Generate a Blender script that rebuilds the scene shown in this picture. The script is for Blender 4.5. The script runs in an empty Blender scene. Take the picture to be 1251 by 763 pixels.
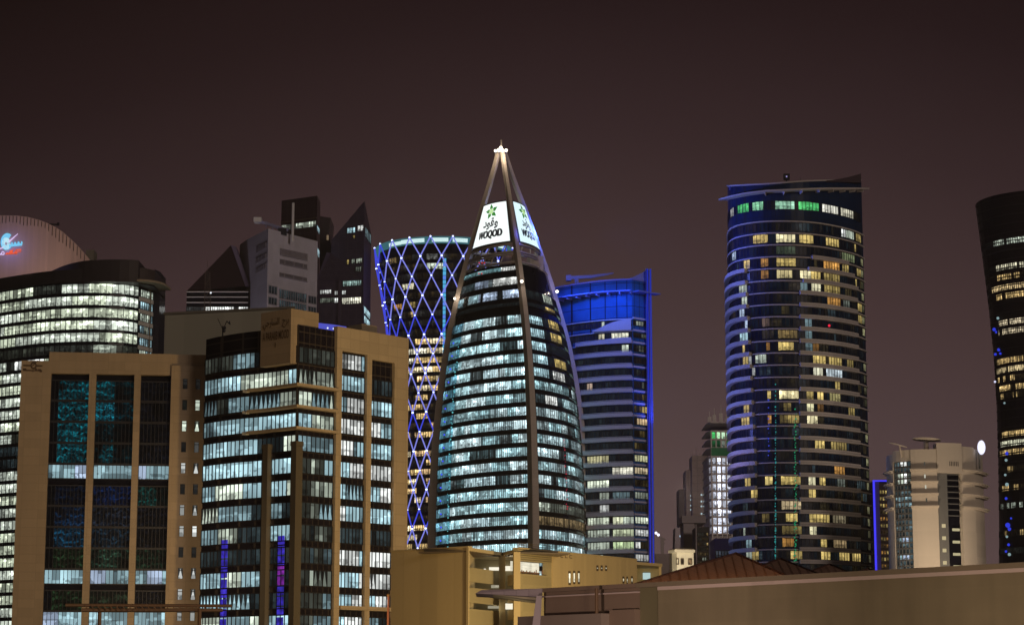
import bpy, math, random
from mathutils import Vector
from math import sin, cos, pi, radians, sqrt

S = bpy.context.scene
COL = S.collection
# ------------------------------------------------------------------ camera
F, CX, CY, HOR, CZ = 2700.0, 625.5, 381.5, 850.0, 2.0
PITCH = math.atan((HOR - CY) / F)
cam = bpy.data.cameras.new('camera'); cam.sensor_width = 36; cam.lens = 36 * F / 1251
cam.clip_start = 0.5; cam.clip_end = 20000
co = bpy.data.objects.new('camera', cam); COL.objects.link(co)
co.location = (0, 0, CZ); co.rotation_euler = (pi / 2 + PITCH, 0, 0)
S.camera = co


def lin(c):
    return tuple(((v / 255) / 12.92 if v / 255 <= .04045 else ((v / 255 + .055) / 1.055) ** 2.4) for v in c)


# ------------------------------------------------------------------ night sky lit by the city
w = bpy.data.worlds.new("World"); S.world = w; w.use_nodes = True
nt = w.node_tree; nt.nodes.clear()
N = nt.nodes.new; L = nt.links.new
tc = N('ShaderNodeTexCoord'); sp = N('ShaderNodeSeparateXYZ'); L(tc.outputs['Generated'], sp.inputs[0])
nz = N('ShaderNodeTexNoise'); nz.inputs['Scale'].default_value = 2.2; nz.inputs['Detail'].default_value = 5
L(tc.outputs['Generated'], nz.inputs['Vector'])
ma = N('ShaderNodeMath'); ma.operation = 'MULTIPLY_ADD'; ma.inputs[1].default_value = .05
L(nz.outputs['Fac'], ma.inputs[0]); L(sp.outputs['Z'], ma.inputs[2])
mx = N('ShaderNodeMath'); mx.operation = 'SUBTRACT'; mx.inputs[1].default_value = .05; L(sp.outputs['X'], mx.inputs[0])
mx2 = N('ShaderNodeMath'); mx2.operation = 'MULTIPLY'; L(mx.outputs[0], mx2.inputs[0]); L(mx.outputs[0], mx2.inputs[1])
ma2 = N('ShaderNodeMath'); ma2.operation = 'MULTIPLY_ADD'; ma2.inputs[1].default_value = .8; ma2.use_clamp = True
L(mx2.outputs[0], ma2.inputs[0]); L(ma.outputs[0], ma2.inputs[2])
ramp = N('ShaderNodeValToRGB'); L(ma2.outputs[0], ramp.inputs[0])
els = ramp.color_ramp.elements
stops = [(0.0, (100, 82, 80)), (.09, (90, 72, 71)), (.15, (80, 63, 63)), (.20, (70, 53, 53)), (.27, (52, 37, 38)), (.33, (36, 23, 24)), (.39, (23, 12, 12)), (.7, (16, 9, 9))]
els[0].position, els[0].color = stops[0][0], (*lin(stops[0][1]), 1)
els[1].position, els[1].color = stops[-1][0], (*lin(stops[-1][1]), 1)
for p_, c_ in stops[1:-1]:
    e = els.new(p_); e.color = (*lin(c_), 1)
bg = N('ShaderNodeBackground'); L(ramp.outputs[0], bg.inputs[0]); bg.inputs[1].default_value = 1.0
wo = N('ShaderNodeOutputWorld'); L(bg.outputs[0], wo.inputs[0])

# ------------------------------------------------------------------ lights


def sun(strength, az, el, col, ang):
    l = bpy.data.lights.new('city_fill', 'SUN'); l.energy = strength; l.color = col; l.angle = radians(ang)
    o = bpy.data.objects.new('city_fill', l); COL.objects.link(o)
    # az: where the light stands, degrees right of the camera's back
    d = Vector((sin(radians(az)) * cos(radians(el)), -cos(radians(az)) * cos(radians(el)), sin(radians(el))))
    o.rotation_euler = d.to_track_quat('Z', 'Y').to_euler()


sun(.50, 32, 10, (1, .80, .66), 14)  # broad warm fill added to stand in for scattered city light


def spot(name, loc, target, power, col, cone=70, rad=2.0, blend=.8):
    l = bpy.data.lights.new(name, 'SPOT'); l.energy = power; l.color = col
    l.spot_size = radians(cone); l.spot_blend = blend; l.shadow_soft_size = rad
    o = bpy.data.objects.new(name, l); COL.objects.link(o); o.location = loc
    o.rotation_euler = (Vector(loc) - Vector(target)).to_track_quat('Z', 'Y').to_euler()
    return o


def point(name, loc, power, col, rad=.5):
    l = bpy.data.lights.new(name, 'POINT'); l.energy = power; l.color = col; l.shadow_soft_size = rad
    o = bpy.data.objects.new(name, l); COL.objects.link(o); o.location = loc


S.view_settings.view_transform = 'Standard'; S.view_settings.look = 'None'
S.view_settings.exposure = 0; S.view_settings.gamma = 1; S.view_settings.use_curve_mapping = False
S.cycles.max_bounces = 5; S.cycles.diffuse_bounces = 2; S.cycles.glossy_bounces = 2
S.cycles.transmission_bounces = 2; S.cycles.volume_bounces = 0
S.cycles.sample_clamp_indirect = 2.0

# ------------------------------------------------------------------ picture measurements -> places in the world
SP, CP = sin(PITCH), cos(PITCH)


def PT(px, py, Y):
    x = (px - CX) / F; y = (CY - py) / F
    dy = CP - y * SP; dz = SP + y * CP
    t = Y / dy
    return (x * t, Y, CZ + dz * t)


def ZR(px, py, Y): return PT(px, py, Y)[2]


def PROJ(v):
    x, y, z = v[0], v[1], v[2] - CZ
    d = y * CP + z * SP; u = -y * SP + z * CP
    return (CX + F * x / d, CY - F * u / d)


def XY(px, py, Y):
    p = PT(px, py, Y); return (p[0], p[1])


# ------------------------------------------------------------------ materials
def newmat(name):
    m = bpy.data.materials.new(name); m.use_nodes = True; m.node_tree.nodes.clear()
    return m, m.node_tree.nodes.new, m.node_tree.links.new


def mixc(N, L, a, b, fac, mode='MIX'):
    n = N('ShaderNodeMix'); n.data_type = 'RGBA'; n.blend_type = mode
    for sock, v in ((n.inputs[0], fac), (n.inputs[6], a), (n.inputs[7], b)):
        if hasattr(v, 'links'): L(v, sock)
        elif isinstance(v, (int, float)): sock.default_value = v
        else: sock.default_value = (*v, 1) if len(v) == 3 else v
    return n.outputs[2]


def math_(N, L, op, a, b=None, c=None):
    n = N('ShaderNodeMath'); n.operation = op
    for i, v in enumerate((a, b, c)):
        if v is None: continue
        if hasattr(v, 'links'): L(v, n.inputs[i])
        else: n.inputs[i].default_value = v
    return n.outputs[0]


def solid(name, col, rough=.8, var=.25, scale=.15, joint=None, metal=0.0, spec=.3, jdark=.6):
    """matt building surface: blotchy variation, faint rain streaks, optional panel joints (w, h)"""
    m, N, L = newmat(name)
    g = N('ShaderNodeNewGeometry')
    n1 = N('ShaderNodeTexNoise'); n1.inputs['Scale'].default_value = scale; n1.inputs['Detail'].default_value = 6
    L(g.outputs['Position'], n1.inputs['Vector'])
    mp = N('ShaderNodeMapping'); mp.inputs['Scale'].default_value = (1.2, 1.2, .06); L(g.outputs['Position'], mp.inputs[0])
    n2 = N('ShaderNodeTexNoise'); n2.inputs['Scale'].default_value = 1.0; n2.inputs['Detail'].default_value = 3
    L(mp.outputs[0], n2.inputs['Vector'])
    f = math_(N, L, 'ADD', n1.outputs['Fac'], n2.outputs['Fac'])
    f = math_(N, L, 'MULTIPLY_ADD', f, var, 1 - var)
    c = mixc(N, L, col, f, 1.0, 'MULTIPLY')
    if joint:
        s = N('ShaderNodeSeparateXYZ'); L(g.outputs['Position'], s.inputs[0])
        xy = math_(N, L, 'MULTIPLY_ADD', s.outputs[1], .8, s.outputs[0])
        cb = N('ShaderNodeCombineXYZ'); L(xy, cb.inputs[0]); L(s.outputs[2], cb.inputs[1])
        b = N('ShaderNodeTexBrick'); b.offset = 0; b.inputs['Scale'].default_value = 1
        b.inputs['Brick Width'].default_value = joint[0]; b.inputs['Row Height'].default_value = joint[1]
        b.inputs['Mortar Size'].default_value = min(joint) * .03; b.inputs['Mortar Smooth'].default_value = .2
        b.inputs['Color1'].default_value = (1, 1, 1, 1); b.inputs['Color2'].default_value = (.88, .88, .88, 1)
        b.inputs['Mortar'].default_value = (jdark, jdark, jdark, 1); L(cb.outputs[0], b.inputs['Vector'])
        c = mixc(N, L, c, b.outputs['Color'], 1.0, 'MULTIPLY')
    p = N('ShaderNodeBsdfPrincipled'); L(c, p.inputs['Base Color'])
    p.inputs['Roughness'].default_value = rough; p.inputs['Metallic'].default_value = metal
    p.inputs['Specular IOR Level'].default_value = spec
    o = N('ShaderNodeOutputMaterial'); L(p.outputs[0], o.inputs[0])
    return m


def reflected_streak(name, col, strength):  # noisy emission that paints reflected streaks of light
    m, N, L = newmat(name); g = N('ShaderNodeNewGeometry'); n = N('ShaderNodeTexNoise'); n.inputs['Scale'].default_value = .9; n.inputs['Detail'].default_value = 4
    L(g.outputs['Position'], n.inputs['Vector']); e = N('ShaderNodeEmission'); e.inputs[0].default_value = (*col, 1)
    L(math_(N, L, 'MULTIPLY', math_(N, L, 'POWER', n.outputs['Fac'], 2.0), strength * 3.6), e.inputs[1]); L(e.outputs[0], N('ShaderNodeOutputMaterial').inputs[0])
    m.cycles.emission_sampling = 'NONE'; return m


def darkglass(name, col=(.005, .005, .008), rough=.12, grid=None):
    m, N, L = newmat(name)
    p = N('ShaderNodeBsdfPrincipled')
    p.inputs['Roughness'].default_value = rough; p.inputs['Specular IOR Level'].default_value = .04
    g = N('ShaderNodeNewGeometry')
    n = N('ShaderNodeTexNoise'); n.inputs['Scale'].default_value = .35; L(g.outputs['Position'], n.inputs['Vector'])
    c = mixc(N, L, col, tuple(v * 2.2 for v in col), n.outputs['Fac'])
    if grid:
        s = N('ShaderNodeSeparateXYZ'); L(g.outputs['Position'], s.inputs[0])
        xy = math_(N, L, 'MULTIPLY_ADD', s.outputs[1], .7, s.outputs[0])
        cb = N('ShaderNodeCombineXYZ'); L(xy, cb.inputs[0]); L(s.outputs[2], cb.inputs[1])
        b = N('ShaderNodeTexBrick'); b.offset = 0; b.inputs['Scale'].default_value = 1
        b.inputs['Brick Width'].default_value = grid[0]; b.inputs['Row Height'].default_value = grid[1]
        b.inputs['Mortar Size'].default_value = .1; b.inputs['Mortar Smooth'].default_value = .1
        L(cb.outputs[0], b.inputs['Vector'])
        c = mixc(N, L, c, grid[2], b.outputs['Fac'])
    L(c, p.inputs['Base Color'])
    bp = N('ShaderNodeBump'); bp.inputs['Strength'].default_value = .25; bp.inputs['Distance'].default_value = .3
    L(n.outputs['Fac'], bp.inputs['Height']); L(bp.outputs[0], p.inputs['Normal'])
    o = N('ShaderNodeOutputMaterial'); L(p.outputs[0], o.inputs[0])
    return m


def glowglass(name, base=(.005, .006, .009), streak=.7, clutter=.6, spots=1.4, wavy=False, sc=1.0, gain=1.25):
    """window panes: the face attribute 'glow' is the colour of the room's own light, or of painted reflections if wavy; blinds, ceiling lamps, desks by noise"""
    m, N, L = newmat(name)
    at = N('ShaderNodeAttribute'); at.attribute_name = 'glow'
    uv = N('ShaderNodeUVMap'); uv.uv_map = 'uv'
    su = N('ShaderNodeSeparateXYZ'); L(uv.outputs[0], su.inputs[0]); U, V = su.outputs[0], su.outputs[1]
    g = N('ShaderNodeNewGeometry')
    def noise(vec, scale, detail=2):
        mp = N('ShaderNodeMapping'); mp.inputs['Scale'].default_value = vec; L(g.outputs['Position'], mp.inputs[0])
        n = N('ShaderNodeTexNoise'); n.inputs['Scale'].default_value = scale * sc; n.inputs['Detail'].default_value = detail
        L(mp.outputs[0], n.inputs['Vector']); return n.outputs['Fac']
    def ramp_(v, a, b):
        n = N('ShaderNodeMapRange'); n.inputs['From Min'].default_value = a; n.inputs['From Max'].default_value = b
        L(v, n.inputs['Value']); return n.outputs[0]
    if wavy:  # reflections of outside lights painted as rippled glow
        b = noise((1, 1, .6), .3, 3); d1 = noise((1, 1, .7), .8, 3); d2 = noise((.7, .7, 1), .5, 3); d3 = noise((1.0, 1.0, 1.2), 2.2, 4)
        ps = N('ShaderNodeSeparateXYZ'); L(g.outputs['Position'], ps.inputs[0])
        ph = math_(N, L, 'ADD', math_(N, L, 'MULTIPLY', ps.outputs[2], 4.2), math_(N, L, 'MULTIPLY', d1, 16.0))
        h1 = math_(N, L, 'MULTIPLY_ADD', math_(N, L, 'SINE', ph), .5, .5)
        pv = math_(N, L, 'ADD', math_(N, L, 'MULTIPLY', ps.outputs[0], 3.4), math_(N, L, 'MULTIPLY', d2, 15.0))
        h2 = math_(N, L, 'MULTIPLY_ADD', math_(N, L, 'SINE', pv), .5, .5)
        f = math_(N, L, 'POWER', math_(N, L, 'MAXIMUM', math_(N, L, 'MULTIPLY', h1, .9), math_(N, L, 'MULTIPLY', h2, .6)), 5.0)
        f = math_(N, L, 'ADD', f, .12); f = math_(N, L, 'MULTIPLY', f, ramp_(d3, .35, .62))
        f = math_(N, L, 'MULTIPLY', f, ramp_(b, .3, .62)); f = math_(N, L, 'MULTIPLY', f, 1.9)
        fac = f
    else:
        s = ramp_(noise((1, 1, .2), .55, 3), .35, .65)
        s = math_(N, L, 'MULTIPLY_ADD', s, streak, 1 - streak * .55)
        big = ramp_(noise((1, 1, 1), .22, 1), .3, .7)
        s = math_(N, L, 'MULTIPLY', s, math_(N, L, 'MULTIPLY_ADD', big, .5, .7))
        # half-drawn blinds
        cl = math_(N, L, 'GREATER_THAN', noise((1, 1, .9), 1.1, 2), .52)
        cl = math_(N, L, 'MULTIPLY', cl, math_(N, L, 'LESS_THAN', V, .42))
        cl = math_(N, L, 'MULTIPLY_ADD', cl, -clutter, 1.0)
        s = math_(N, L, 'MULTIPLY', s, cl)
        # ceiling lamps high in the room
        sp_ = math_(N, L, 'GREATER_THAN', noise((1, 1, 1.2), .42, 2), .55)
        sp_ = math_(N, L, 'MULTIPLY', sp_, math_(N, L, 'GREATER_THAN', V, .5))
        s = math_(N, L, 'MULTIPLY', s, math_(N, L, 'MULTIPLY_ADD', sp_, spots, 1.0))
        # drape: bright triangle between tied curtains where alpha = 1
        d = math_(N, L, 'ABSOLUTE', math_(N, L, 'SUBTRACT', U, .5))
        lim = math_(N, L, 'MULTIPLY', math_(N, L, 'POWER', math_(N, L, 'SUBTRACT', 1.02, V), 1.3), .5)
        tri = math_(N, L, 'LESS_THAN', d, lim)
        tri = math_(N, L, 'MULTIPLY_ADD', tri, .93, .07)
        bl = math_(N, L, 'MULTIPLY', math_(N, L, 'LESS_THAN', at.outputs['Alpha'], -.01), math_(N, L, 'GREATER_THAN', V, math_(N, L, 'ADD', at.outputs['Alpha'], 1.0)))
        s = math_(N, L, 'MULTIPLY', s, math_(N, L, 'MULTIPLY_ADD', bl, -.55, 1.0))
        fac = math_(N, L, 'MULTIPLY', s, mixf(N, L, 1.0, tri, math_(N, L, 'MAXIMUM', at.outputs['Alpha'], 0.0)))
        fac = math_(N, L, 'MAXIMUM', math_(N, L, 'MULTIPLY', fac, gain), 0.02)
    c = mixc(N, L, at.outputs['Color'], fac, 1.0, 'MULTIPLY')
    p = N('ShaderNodeBsdfPrincipled'); p.inputs['Base Color'].default_value = (*base, 1)
    p.inputs['Roughness'].default_value = .2; p.inputs['Specular IOR Level'].default_value = .03
    L(c, p.inputs['Emission Color']); p.inputs['Emission Strength'].default_value = 1.0
    o = N('ShaderNodeOutputMaterial'); L(p.outputs[0], o.inputs[0])
    m.cycles.emission_sampling = 'NONE'
    return m


def mixf(N, L, a, b, f):
    n = N('ShaderNodeMix'); n.data_type = 'FLOAT'
    for sock, v in ((n.inputs[0], f), (n.inputs[2], a), (n.inputs[3], b)):
        if hasattr(v, 'links'): L(v, sock)
        else: sock.default_value = v
    return n.outputs[0]


def emit(name, col, strength=1.0, sample=False):
    m, N, L = newmat(name)
    e = N('ShaderNodeEmission'); e.inputs[0].default_value = (*col, 1); e.inputs[1].default_value = strength
    o = N('ShaderNodeOutputMaterial'); L(e.outputs[0], o.inputs[0])
    if not sample: m.cycles.emission_sampling = 'NONE'
    return m


# ------------------------------------------------------------------ mesh building
class MB:
    def __init__(s): s.v = []; s.f = []; s.m = []; s.uv = []; s.g = []

    def quad(s, a, b, c, d, mi=0, g=(0, 0, 0, 0), uv=((0, 0), (1, 0), (1, 1), (0, 1))):
        n = len(s.v); s.v += [a, b, c, d]; s.f.append((n, n + 1, n + 2, n + 3)); s.m.append(mi); s.g.append(g); s.uv.append(uv)

    def poly(s, pts, mi=0):
        n = len(s.v); s.v += list(pts); s.f.append(tuple(range(n, n + len(pts)))); s.m.append(mi); s.g.append((0, 0, 0, 0))
        s.uv.append([(0, 0)] * len(pts))

    def prism(s, pts, z0, z1, mi=0, caps=True):
        """pts counter-clockwise seen from above; z0/z1 numbers or lists"""
        k = len(pts); z0 = z0 if isinstance(z0, (list, tuple)) else [z0] * k; z1 = z1 if isinstance(z1, (list, tuple)) else [z1] * k
        B = [(p[0], p[1], z0[i]) for i, p in enumerate(pts)]; T = [(p[0], p[1], z1[i]) for i, p in enumerate(pts)]
        for i in range(k):
            j = (i + 1) % k; s.quad(B[i], B[j], T[j], T[i], mi)
        if caps: s.poly(T, mi); s.poly(B[::-1], mi)

    def box(s, x0, x1, y0, y1, z0, z1, mi=0):
        s.prism([(x0, y0), (x1, y0), (x1, y1), (x0, y1)], z0, z1, mi)

    def slabpoly(s, pts3, dvec, mi=0):
        """outline in 3D pushed along dvec: a thick plate"""
        A = [Vector(p) for p in pts3]; B = [p + Vector(dvec) for p in A]; k = len(A)
        s.poly([tuple(p) for p in A], mi); s.poly([tuple(p) for p in B[::-1]], mi)
        for i in range(k):
            j = (i + 1) % k; s.quad(tuple(A[j]), tuple(A[i]), tuple(B[i]), tuple(B[j]), mi)

    def tube(s, pts, r, n=6, mi=0, caps=True):
        P = [Vector(p) for p in pts]; rings = []
        for i, p in enumerate(P):
            d = (P[min(i + 1, len(P) - 1)] - P[max(i - 1, 0)]).normalized()
            a = d.cross(Vector((0, 0, 1)))
            if a.length < 1e-3: a = Vector((1, 0, 0))
            a.normalize(); b = a.cross(d)
            rr = r[i] if isinstance(r, (list, tuple)) else r
            rings.append([tuple(p + rr * (a * cos(2 * pi * (k + .5) / n) + b * sin(2 * pi * (k + .5) / n))) for k in range(n)])
        for i in range(len(rings) - 1):
            for k in range(n):
                j = (k + 1) % n; s.quad(rings[i][k], rings[i][j], rings[i + 1][j], rings[i + 1][k], mi)
        if caps: s.poly(rings[0], mi); s.poly(rings[-1][::-1], mi)

    def ball(s, c, r, mi=0, n=8, m=5):
        for i in range(m):
            for k in range(n):
                q = []
                for (a, b) in ((i, k), (i, k + 1), (i + 1, k + 1), (i + 1, k)):
                    th = pi * a / m; ph = 2 * pi * b / n
                    q.append((c[0] + r * sin(th) * cos(ph), c[1] + r * sin(th) * sin(ph), c[2] + r * cos(th)))
                s.quad(*q[::-1], mi)

    def band(s, path, s0, s1, n, z0, z1, o0, o1, mi=0):
        """solid strip that follows the path; o0 inner offset, o1 outer offset"""
        ts = [s0 + (s1 - s0) * i / n for i in range(n + 1)]
        if getattr(path, 'brk', None): ts = sorted(set(ts) | {b for b in path.brk if s0 < b < s1})
        R = []
        for t in ts:
            R.append([(*path(t, z0, o1), z0), (*path(t, z1, o1), z1), (*path(t, z1, o0), z1), (*path(t, z0, o0), z0)])
        for i in range(len(R) - 1):
            for k in range(4):
                j = (k + 1) % 4; s.quad(R[i][k], R[i + 1][k], R[i + 1][j], R[i][j], mi)
        s.poly([R[0][k] for k in range(4)], mi); s.poly([R[-1][k] for k in (3, 2, 1, 0)], mi)

    def panes(s, path, s0, s1, n, z0, z1, off, glow, mull=.12, mdep=.14, sub=None):
        for i in range(n):
            a, b = s0 + (s1 - s0) * i / n, s0 + (s1 - s0) * (i + 1) / n
            A, B = path(a, z0, off), path(b, z0, off); A1, B1 = path(a, z1, off), path(b, z1, off)
            g = glow[i]; uv = ((0, 0), (1, 0), (1, 1), (0, 1))
            if len(g) > 4:
                u0, u1 = g[4], g[5]; uv = ((u0, 0), (u1, 0), (u1, 1), (u0, 1)); g = g[:4]
            s.quad((*A, z0), (*B, z0), (*B1, z1), (*A1, z1), 0, g, uv)
        if mull:
            for i in range(n + 1):
                t = s0 + (s1 - s0) * i / n
                s.mullion(path, t, z0, z1, off, mull, mdep)
            s.band(path, s0, s1, max(2, n // 4), z0 - .1, z0 + .1, off - .02, off + mdep, 1)
            s.band(path, s0, s1, max(2, n // 4), z1 - .1, z1 + .1, off - .02, off + mdep, 1)

    def mullion(s, path, t, z0, z1, off, w_, d_, mi=1):
        e = 1e-3; t0, t1 = max(t - e, 0), min(t + e, 1)
        out = []
        for z in (z0, z1):
            a = Vector(path(t0, z, off)); b = Vector(path(t1, z, off)); tg = (b - a).normalized() if (b - a).length > 0 else Vector((1, 0))
            p = Vector(path(t, z, off)); q = Vector(path(t, z, off + d_))
            out.append([p - tg * w_ / 2, q - tg * w_ / 2, q + tg * w_ / 2, p + tg * w_ / 2])
        B, T = out
        for k in range(3):
            s.quad((*B[k], z0), (*B[k + 1], z0), (*T[k + 1], z1), (*T[k], z1), mi)

    def build(s, name, mats, parent=None, smooth=False):
        if not s.f: return None
        me = bpy.data.meshes.new(name); o = (0, 0, 0)
        if parent is not None: o = parent.get('_o', (0, 0, 0))
        me.from_pydata([(v[0] - o[0], v[1] - o[1], v[2] - o[2]) for v in s.v], [], s.f)
        for m in (mats if isinstance(mats, (list, tuple)) else [mats]): me.materials.append(m)
        me.polygons.foreach_set('material_index', s.m)
        if any(g[0] or g[1] or g[2] for g in s.g):
            ul = me.uv_layers.new(name='uv'); ca = me.color_attributes.new('glow', 'FLOAT_COLOR', 'CORNER')
            fu, fc = [], []
            for f, u, g in zip(s.f, s.uv, s.g):
                for k in range(len(f)): fu += u[k]; fc += g
            ul.data.foreach_set('uv', fu); ca.data.foreach_set('color', fc)
        me.update()
        ob = bpy.data.objects.new(name, me); COL.objects.link(ob)
        if parent is not None: ob.parent = parent
        ob['_o'] = o
        return ob


def tag(o, label, cat, group=None):
    o['label'] = label; o['category'] = cat
    if group: o['group'] = group
    return o


def thing(name, label, cat, xy, group=None, z=0):
    o = bpy.data.objects.new(name, None); COL.objects.link(o); o.location = (xy[0], xy[1], z)
    o.empty_display_size = 2; o['_o'] = (xy[0], xy[1], z)
    return tag(o, label, cat, group)


class Path:
    """plan line left to right as seen from the camera; positive offset is towards the viewer's side"""
    def __init__(s, pts, smooth=0):
        P = [Vector(p) for p in pts]
        if smooth:
            Q = []; n = len(P)
            for i in range(n - 1):
                a, b, c, d = P[max(i - 1, 0)], P[i], P[i + 1], P[min(i + 2, n - 1)]
                for k in range(smooth):
                    t = k / smooth
                    Q.append(.5 * ((2 * b) + (c - a) * t + (2 * a - 5 * b + 4 * c - d) * t * t + (3 * b - a - 3 * c + d) * t ** 3))
            Q.append(P[-1]); P = Q
        s.P = P; D = [0]
        for a, b in zip(P, P[1:]): D.append(D[-1] + (b - a).length)
        s.len = D[-1]; s.S = [d / D[-1] for d in D]; s.brk = s.S[1:-1] if not smooth else None
        s.M = []
        for i in range(len(P)):
            n1 = n2 = None
            if i > 0: d = (P[i] - P[i - 1]).normalized(); n1 = Vector((d.y, -d.x))
            if i < len(P) - 1: d = (P[i + 1] - P[i]).normalized(); n2 = Vector((d.y, -d.x))
            if n1 is None: m = n2
            elif n2 is None: m = n1
            else:
                m = (n1 + n2).normalized(); m = m / max(.35, m.dot(n1))
            s.M.append(m)

    def __call__(s, t, z=0, off=0):
        t = min(max(t, 0), 1); S_ = s.S; lo, hi = 0, len(S_) - 1
        while hi - lo > 1:
            md = (lo + hi) // 2
            if S_[md] <= t: lo = md
            else: hi = md
        f = (t - S_[lo]) / (S_[hi] - S_[lo])
        p = s.P[lo].lerp(s.P[hi], f) + s.M[lo].lerp(s.M[hi], f) * off
        return (p.x, p.y)


def pxpath(pts, row, smooth=0): return Path([XY(p, row, y) for p, y in pts], smooth)


def sx(path, px, z, off=0):
    lo, hi = 0.0, 1.0
    for _ in range(30):
        m = (lo + hi) / 2
        if PROJ((*path(m, z, off), z))[0] < px: lo = m
        else: hi = m
    return (lo + hi) / 2


WARM = (.95, .66, .27); YEL = (.82, .61, .20); COOL = (.47, .73, .81); WHITE = (.85, .88, .85); PALE = (.70, .80, .66)
BLUEW = (.6, .75, 1.0); GREEN = (.12, .75, .22); LGREEN = (.35, .85, .5); ORANGE = (.85, .42, .10)


def C(c, k=1.0, a=0.0): return (c[0] * k, c[1] * k, c[2] * k, a)


def rooms(rnd, n, pl, lo=2, hi=7, cols=(COOL,), br=(.45, 1.1), drape=0.0, dark=.012):
    out = []
    while len(out) < n:
        k = min(rnd.randint(lo, hi), n - len(out)); lit = rnd.random() < pl; b = rnd.uniform(*br); c = rnd.choice(cols)
        dr = rnd.random() < drape; bl = -rnd.uniform(.15, .75) if rnd.random() < .3 else 0
        for i in range(k):
            if lit:
                v = b * rnd.uniform(.85, 1.12)
                if rnd.random() < .07: v *= .4
                if dr:
                    wd = rnd.choice((2, 3)); out.append((*C(c, v * 1.1), )[:3] + (1.0, (i % wd) / wd, (i % wd + 1) / wd))
                else: out.append(C(c, v, bl if rnd.random() < .8 else -rnd.uniform(0, .5)))
            else:
                out.append(C(c, dark * rnd.uniform(.3, 2.5)))
    return out[:n]


def lit_from(path, s0, s1, n, z0, z1, rects, base, rnd, off=0, hp=7.2):
    """which panes are lit, from a list of measured lit windows (x0,x1,y0,y1,colour,level[,drape])"""
    zc = (z0 + z1) / 2; out = list(base)
    for i in range(n):
        t = s0 + (s1 - s0) * (i + .5) / n
        px, py = PROJ((*path(t, zc, off), zc))
        for r in rects:
            if r[0] - .6 <= px <= r[1] + .6 and abs(py - (r[2] + r[3]) / 2) <= hp:
                out[i] = C(r[4], r[5] * rnd.uniform(.8, 1.15)); break
    return out


def text_mesh(body, size=1.0, shear=0.0, bold=0.0, align='CENTER'):
    c = bpy.data.curves.new('t', 'FONT'); c.body = body; c.size = size; c.shear = shear; c.offset = bold
    c.align_x = align; c.resolution_u = 3
    o = bpy.data.objects.new('t', c); COL.objects.link(o)
    dg = bpy.context.evaluated_depsgraph_get()
    m = bpy.data.meshes.new_from_object(o.evaluated_get(dg))
    V = [(v.co.x, v.co.y) for v in m.vertices]; Fs = [tuple(p.vertices) for p in m.polygons]
    bpy.data.objects.remove(o); bpy.data.curves.remove(c); bpy.data.meshes.remove(m)
    return V, Fs


def put_text(mb, body, fn, box, mi=0, **kw):
    """fn(u,v)->3D point; box = (u0,u1,v0,v1) the rectangle the writing fills"""
    V, Fs = text_mesh(body, **kw)
    xs = [v[0] for v in V]; ys = [v[1] for v in V]
    x0, x1, y0, y1 = min(xs), max(xs), min(ys), max(ys)
    n = len(mb.v)
    for x, y in V:
        mb.v.append(tuple(fn(box[0] + (box[1] - box[0]) * (x - x0) / (x1 - x0), box[2] + (box[3] - box[2]) * (y - y0) / (y1 - y0))))
    for f in Fs:
        mb.f.append(tuple(n + i for i in f)); mb.m.append(mi); mb.g.append((0, 0, 0, 0)); mb.uv.append([(0, 0)] * len(f))


# ------------------------------------------------------------------ shared materials
M = {}
M['mull'] = solid('dark mullion metal', (.015, .015, .02), .5, .1)
M['mull_tan'] = solid('bronze mullion metal', (.09, .07, .05), .5, .1)
M['dark'] = darkglass('dark spandrel glass')
M['darkgrid'] = darkglass('dark gridded glass', col=(.007, .006, .009), grid=(1.6, 1.9, (.05, .042, .038)))
M['cool'] = glowglass('lit office glass')
M['office3'] = glowglass('lit office glass with blinds', streak=.38, clutter=.5, spots=.5, gain=1.3, sc=.6)
M['warm'] = glowglass('lit flat glass', streak=.6, clutter=.5, spots=.6, gain=1.0)
M['dusty'] = glowglass('dusty flat glass', base=(.005, .014, .045), streak=.6, clutter=.5, spots=.6, gain=.95)
M['far'] = glowglass('far lit glass', streak=.8, clutter=.8, spots=1.0)
M['wavy'] = glowglass('glass with painted reflections', wavy=True)  # cyan and blue reflections painted as emission noise
M['tan'] = solid('tan stone cladding', (.40, .325, .225), .85, .12, .1, joint=(3.0, 1.9), jdark=.75)
M['tan2'] = solid('brown stone cladding', (.30, .235, .165), .85, .2, .1, joint=(3.2, 1.6), jdark=.8)
M['tan3'] = solid('olive render', (.20, .18, .14), .85, .12, .1)  # plain olive tone of its own
M['white'] = solid('off white paint', (.6, .59, .56), .7, .1)
M['letters'] = solid('brown metal letters', (.06, .035, .015), .5, .05)

# ------------------------------------------------------------------ ground
m, N, L = newmat('asphalt')
p = N('ShaderNodeBsdfPrincipled'); p.inputs['Base Color'].default_value = (.045, .043, .04, 1); p.inputs['Roughness'].default_value = .9
g = N('ShaderNodeNewGeometry'); n = N('ShaderNodeTexNoise'); n.inputs['Scale'].default_value = .4; n.inputs['Detail'].default_value = 8
L(g.outputs['Position'], n.inputs['Vector']); L(mixc(N, L, (.03, .029, .027), (.07, .065, .058), n.outputs['Fac']), p.inputs['Base Color'])
L(p.outputs[0], N('ShaderNodeOutputMaterial').inputs[0])
b = MB(); b.quad((-6000, -3000, 0), (6000, -3000, 0), (6000, 9000, 0), (-6000, 9000, 0))
o = b.build('ground', m); o['kind'] = 'structure'

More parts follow.
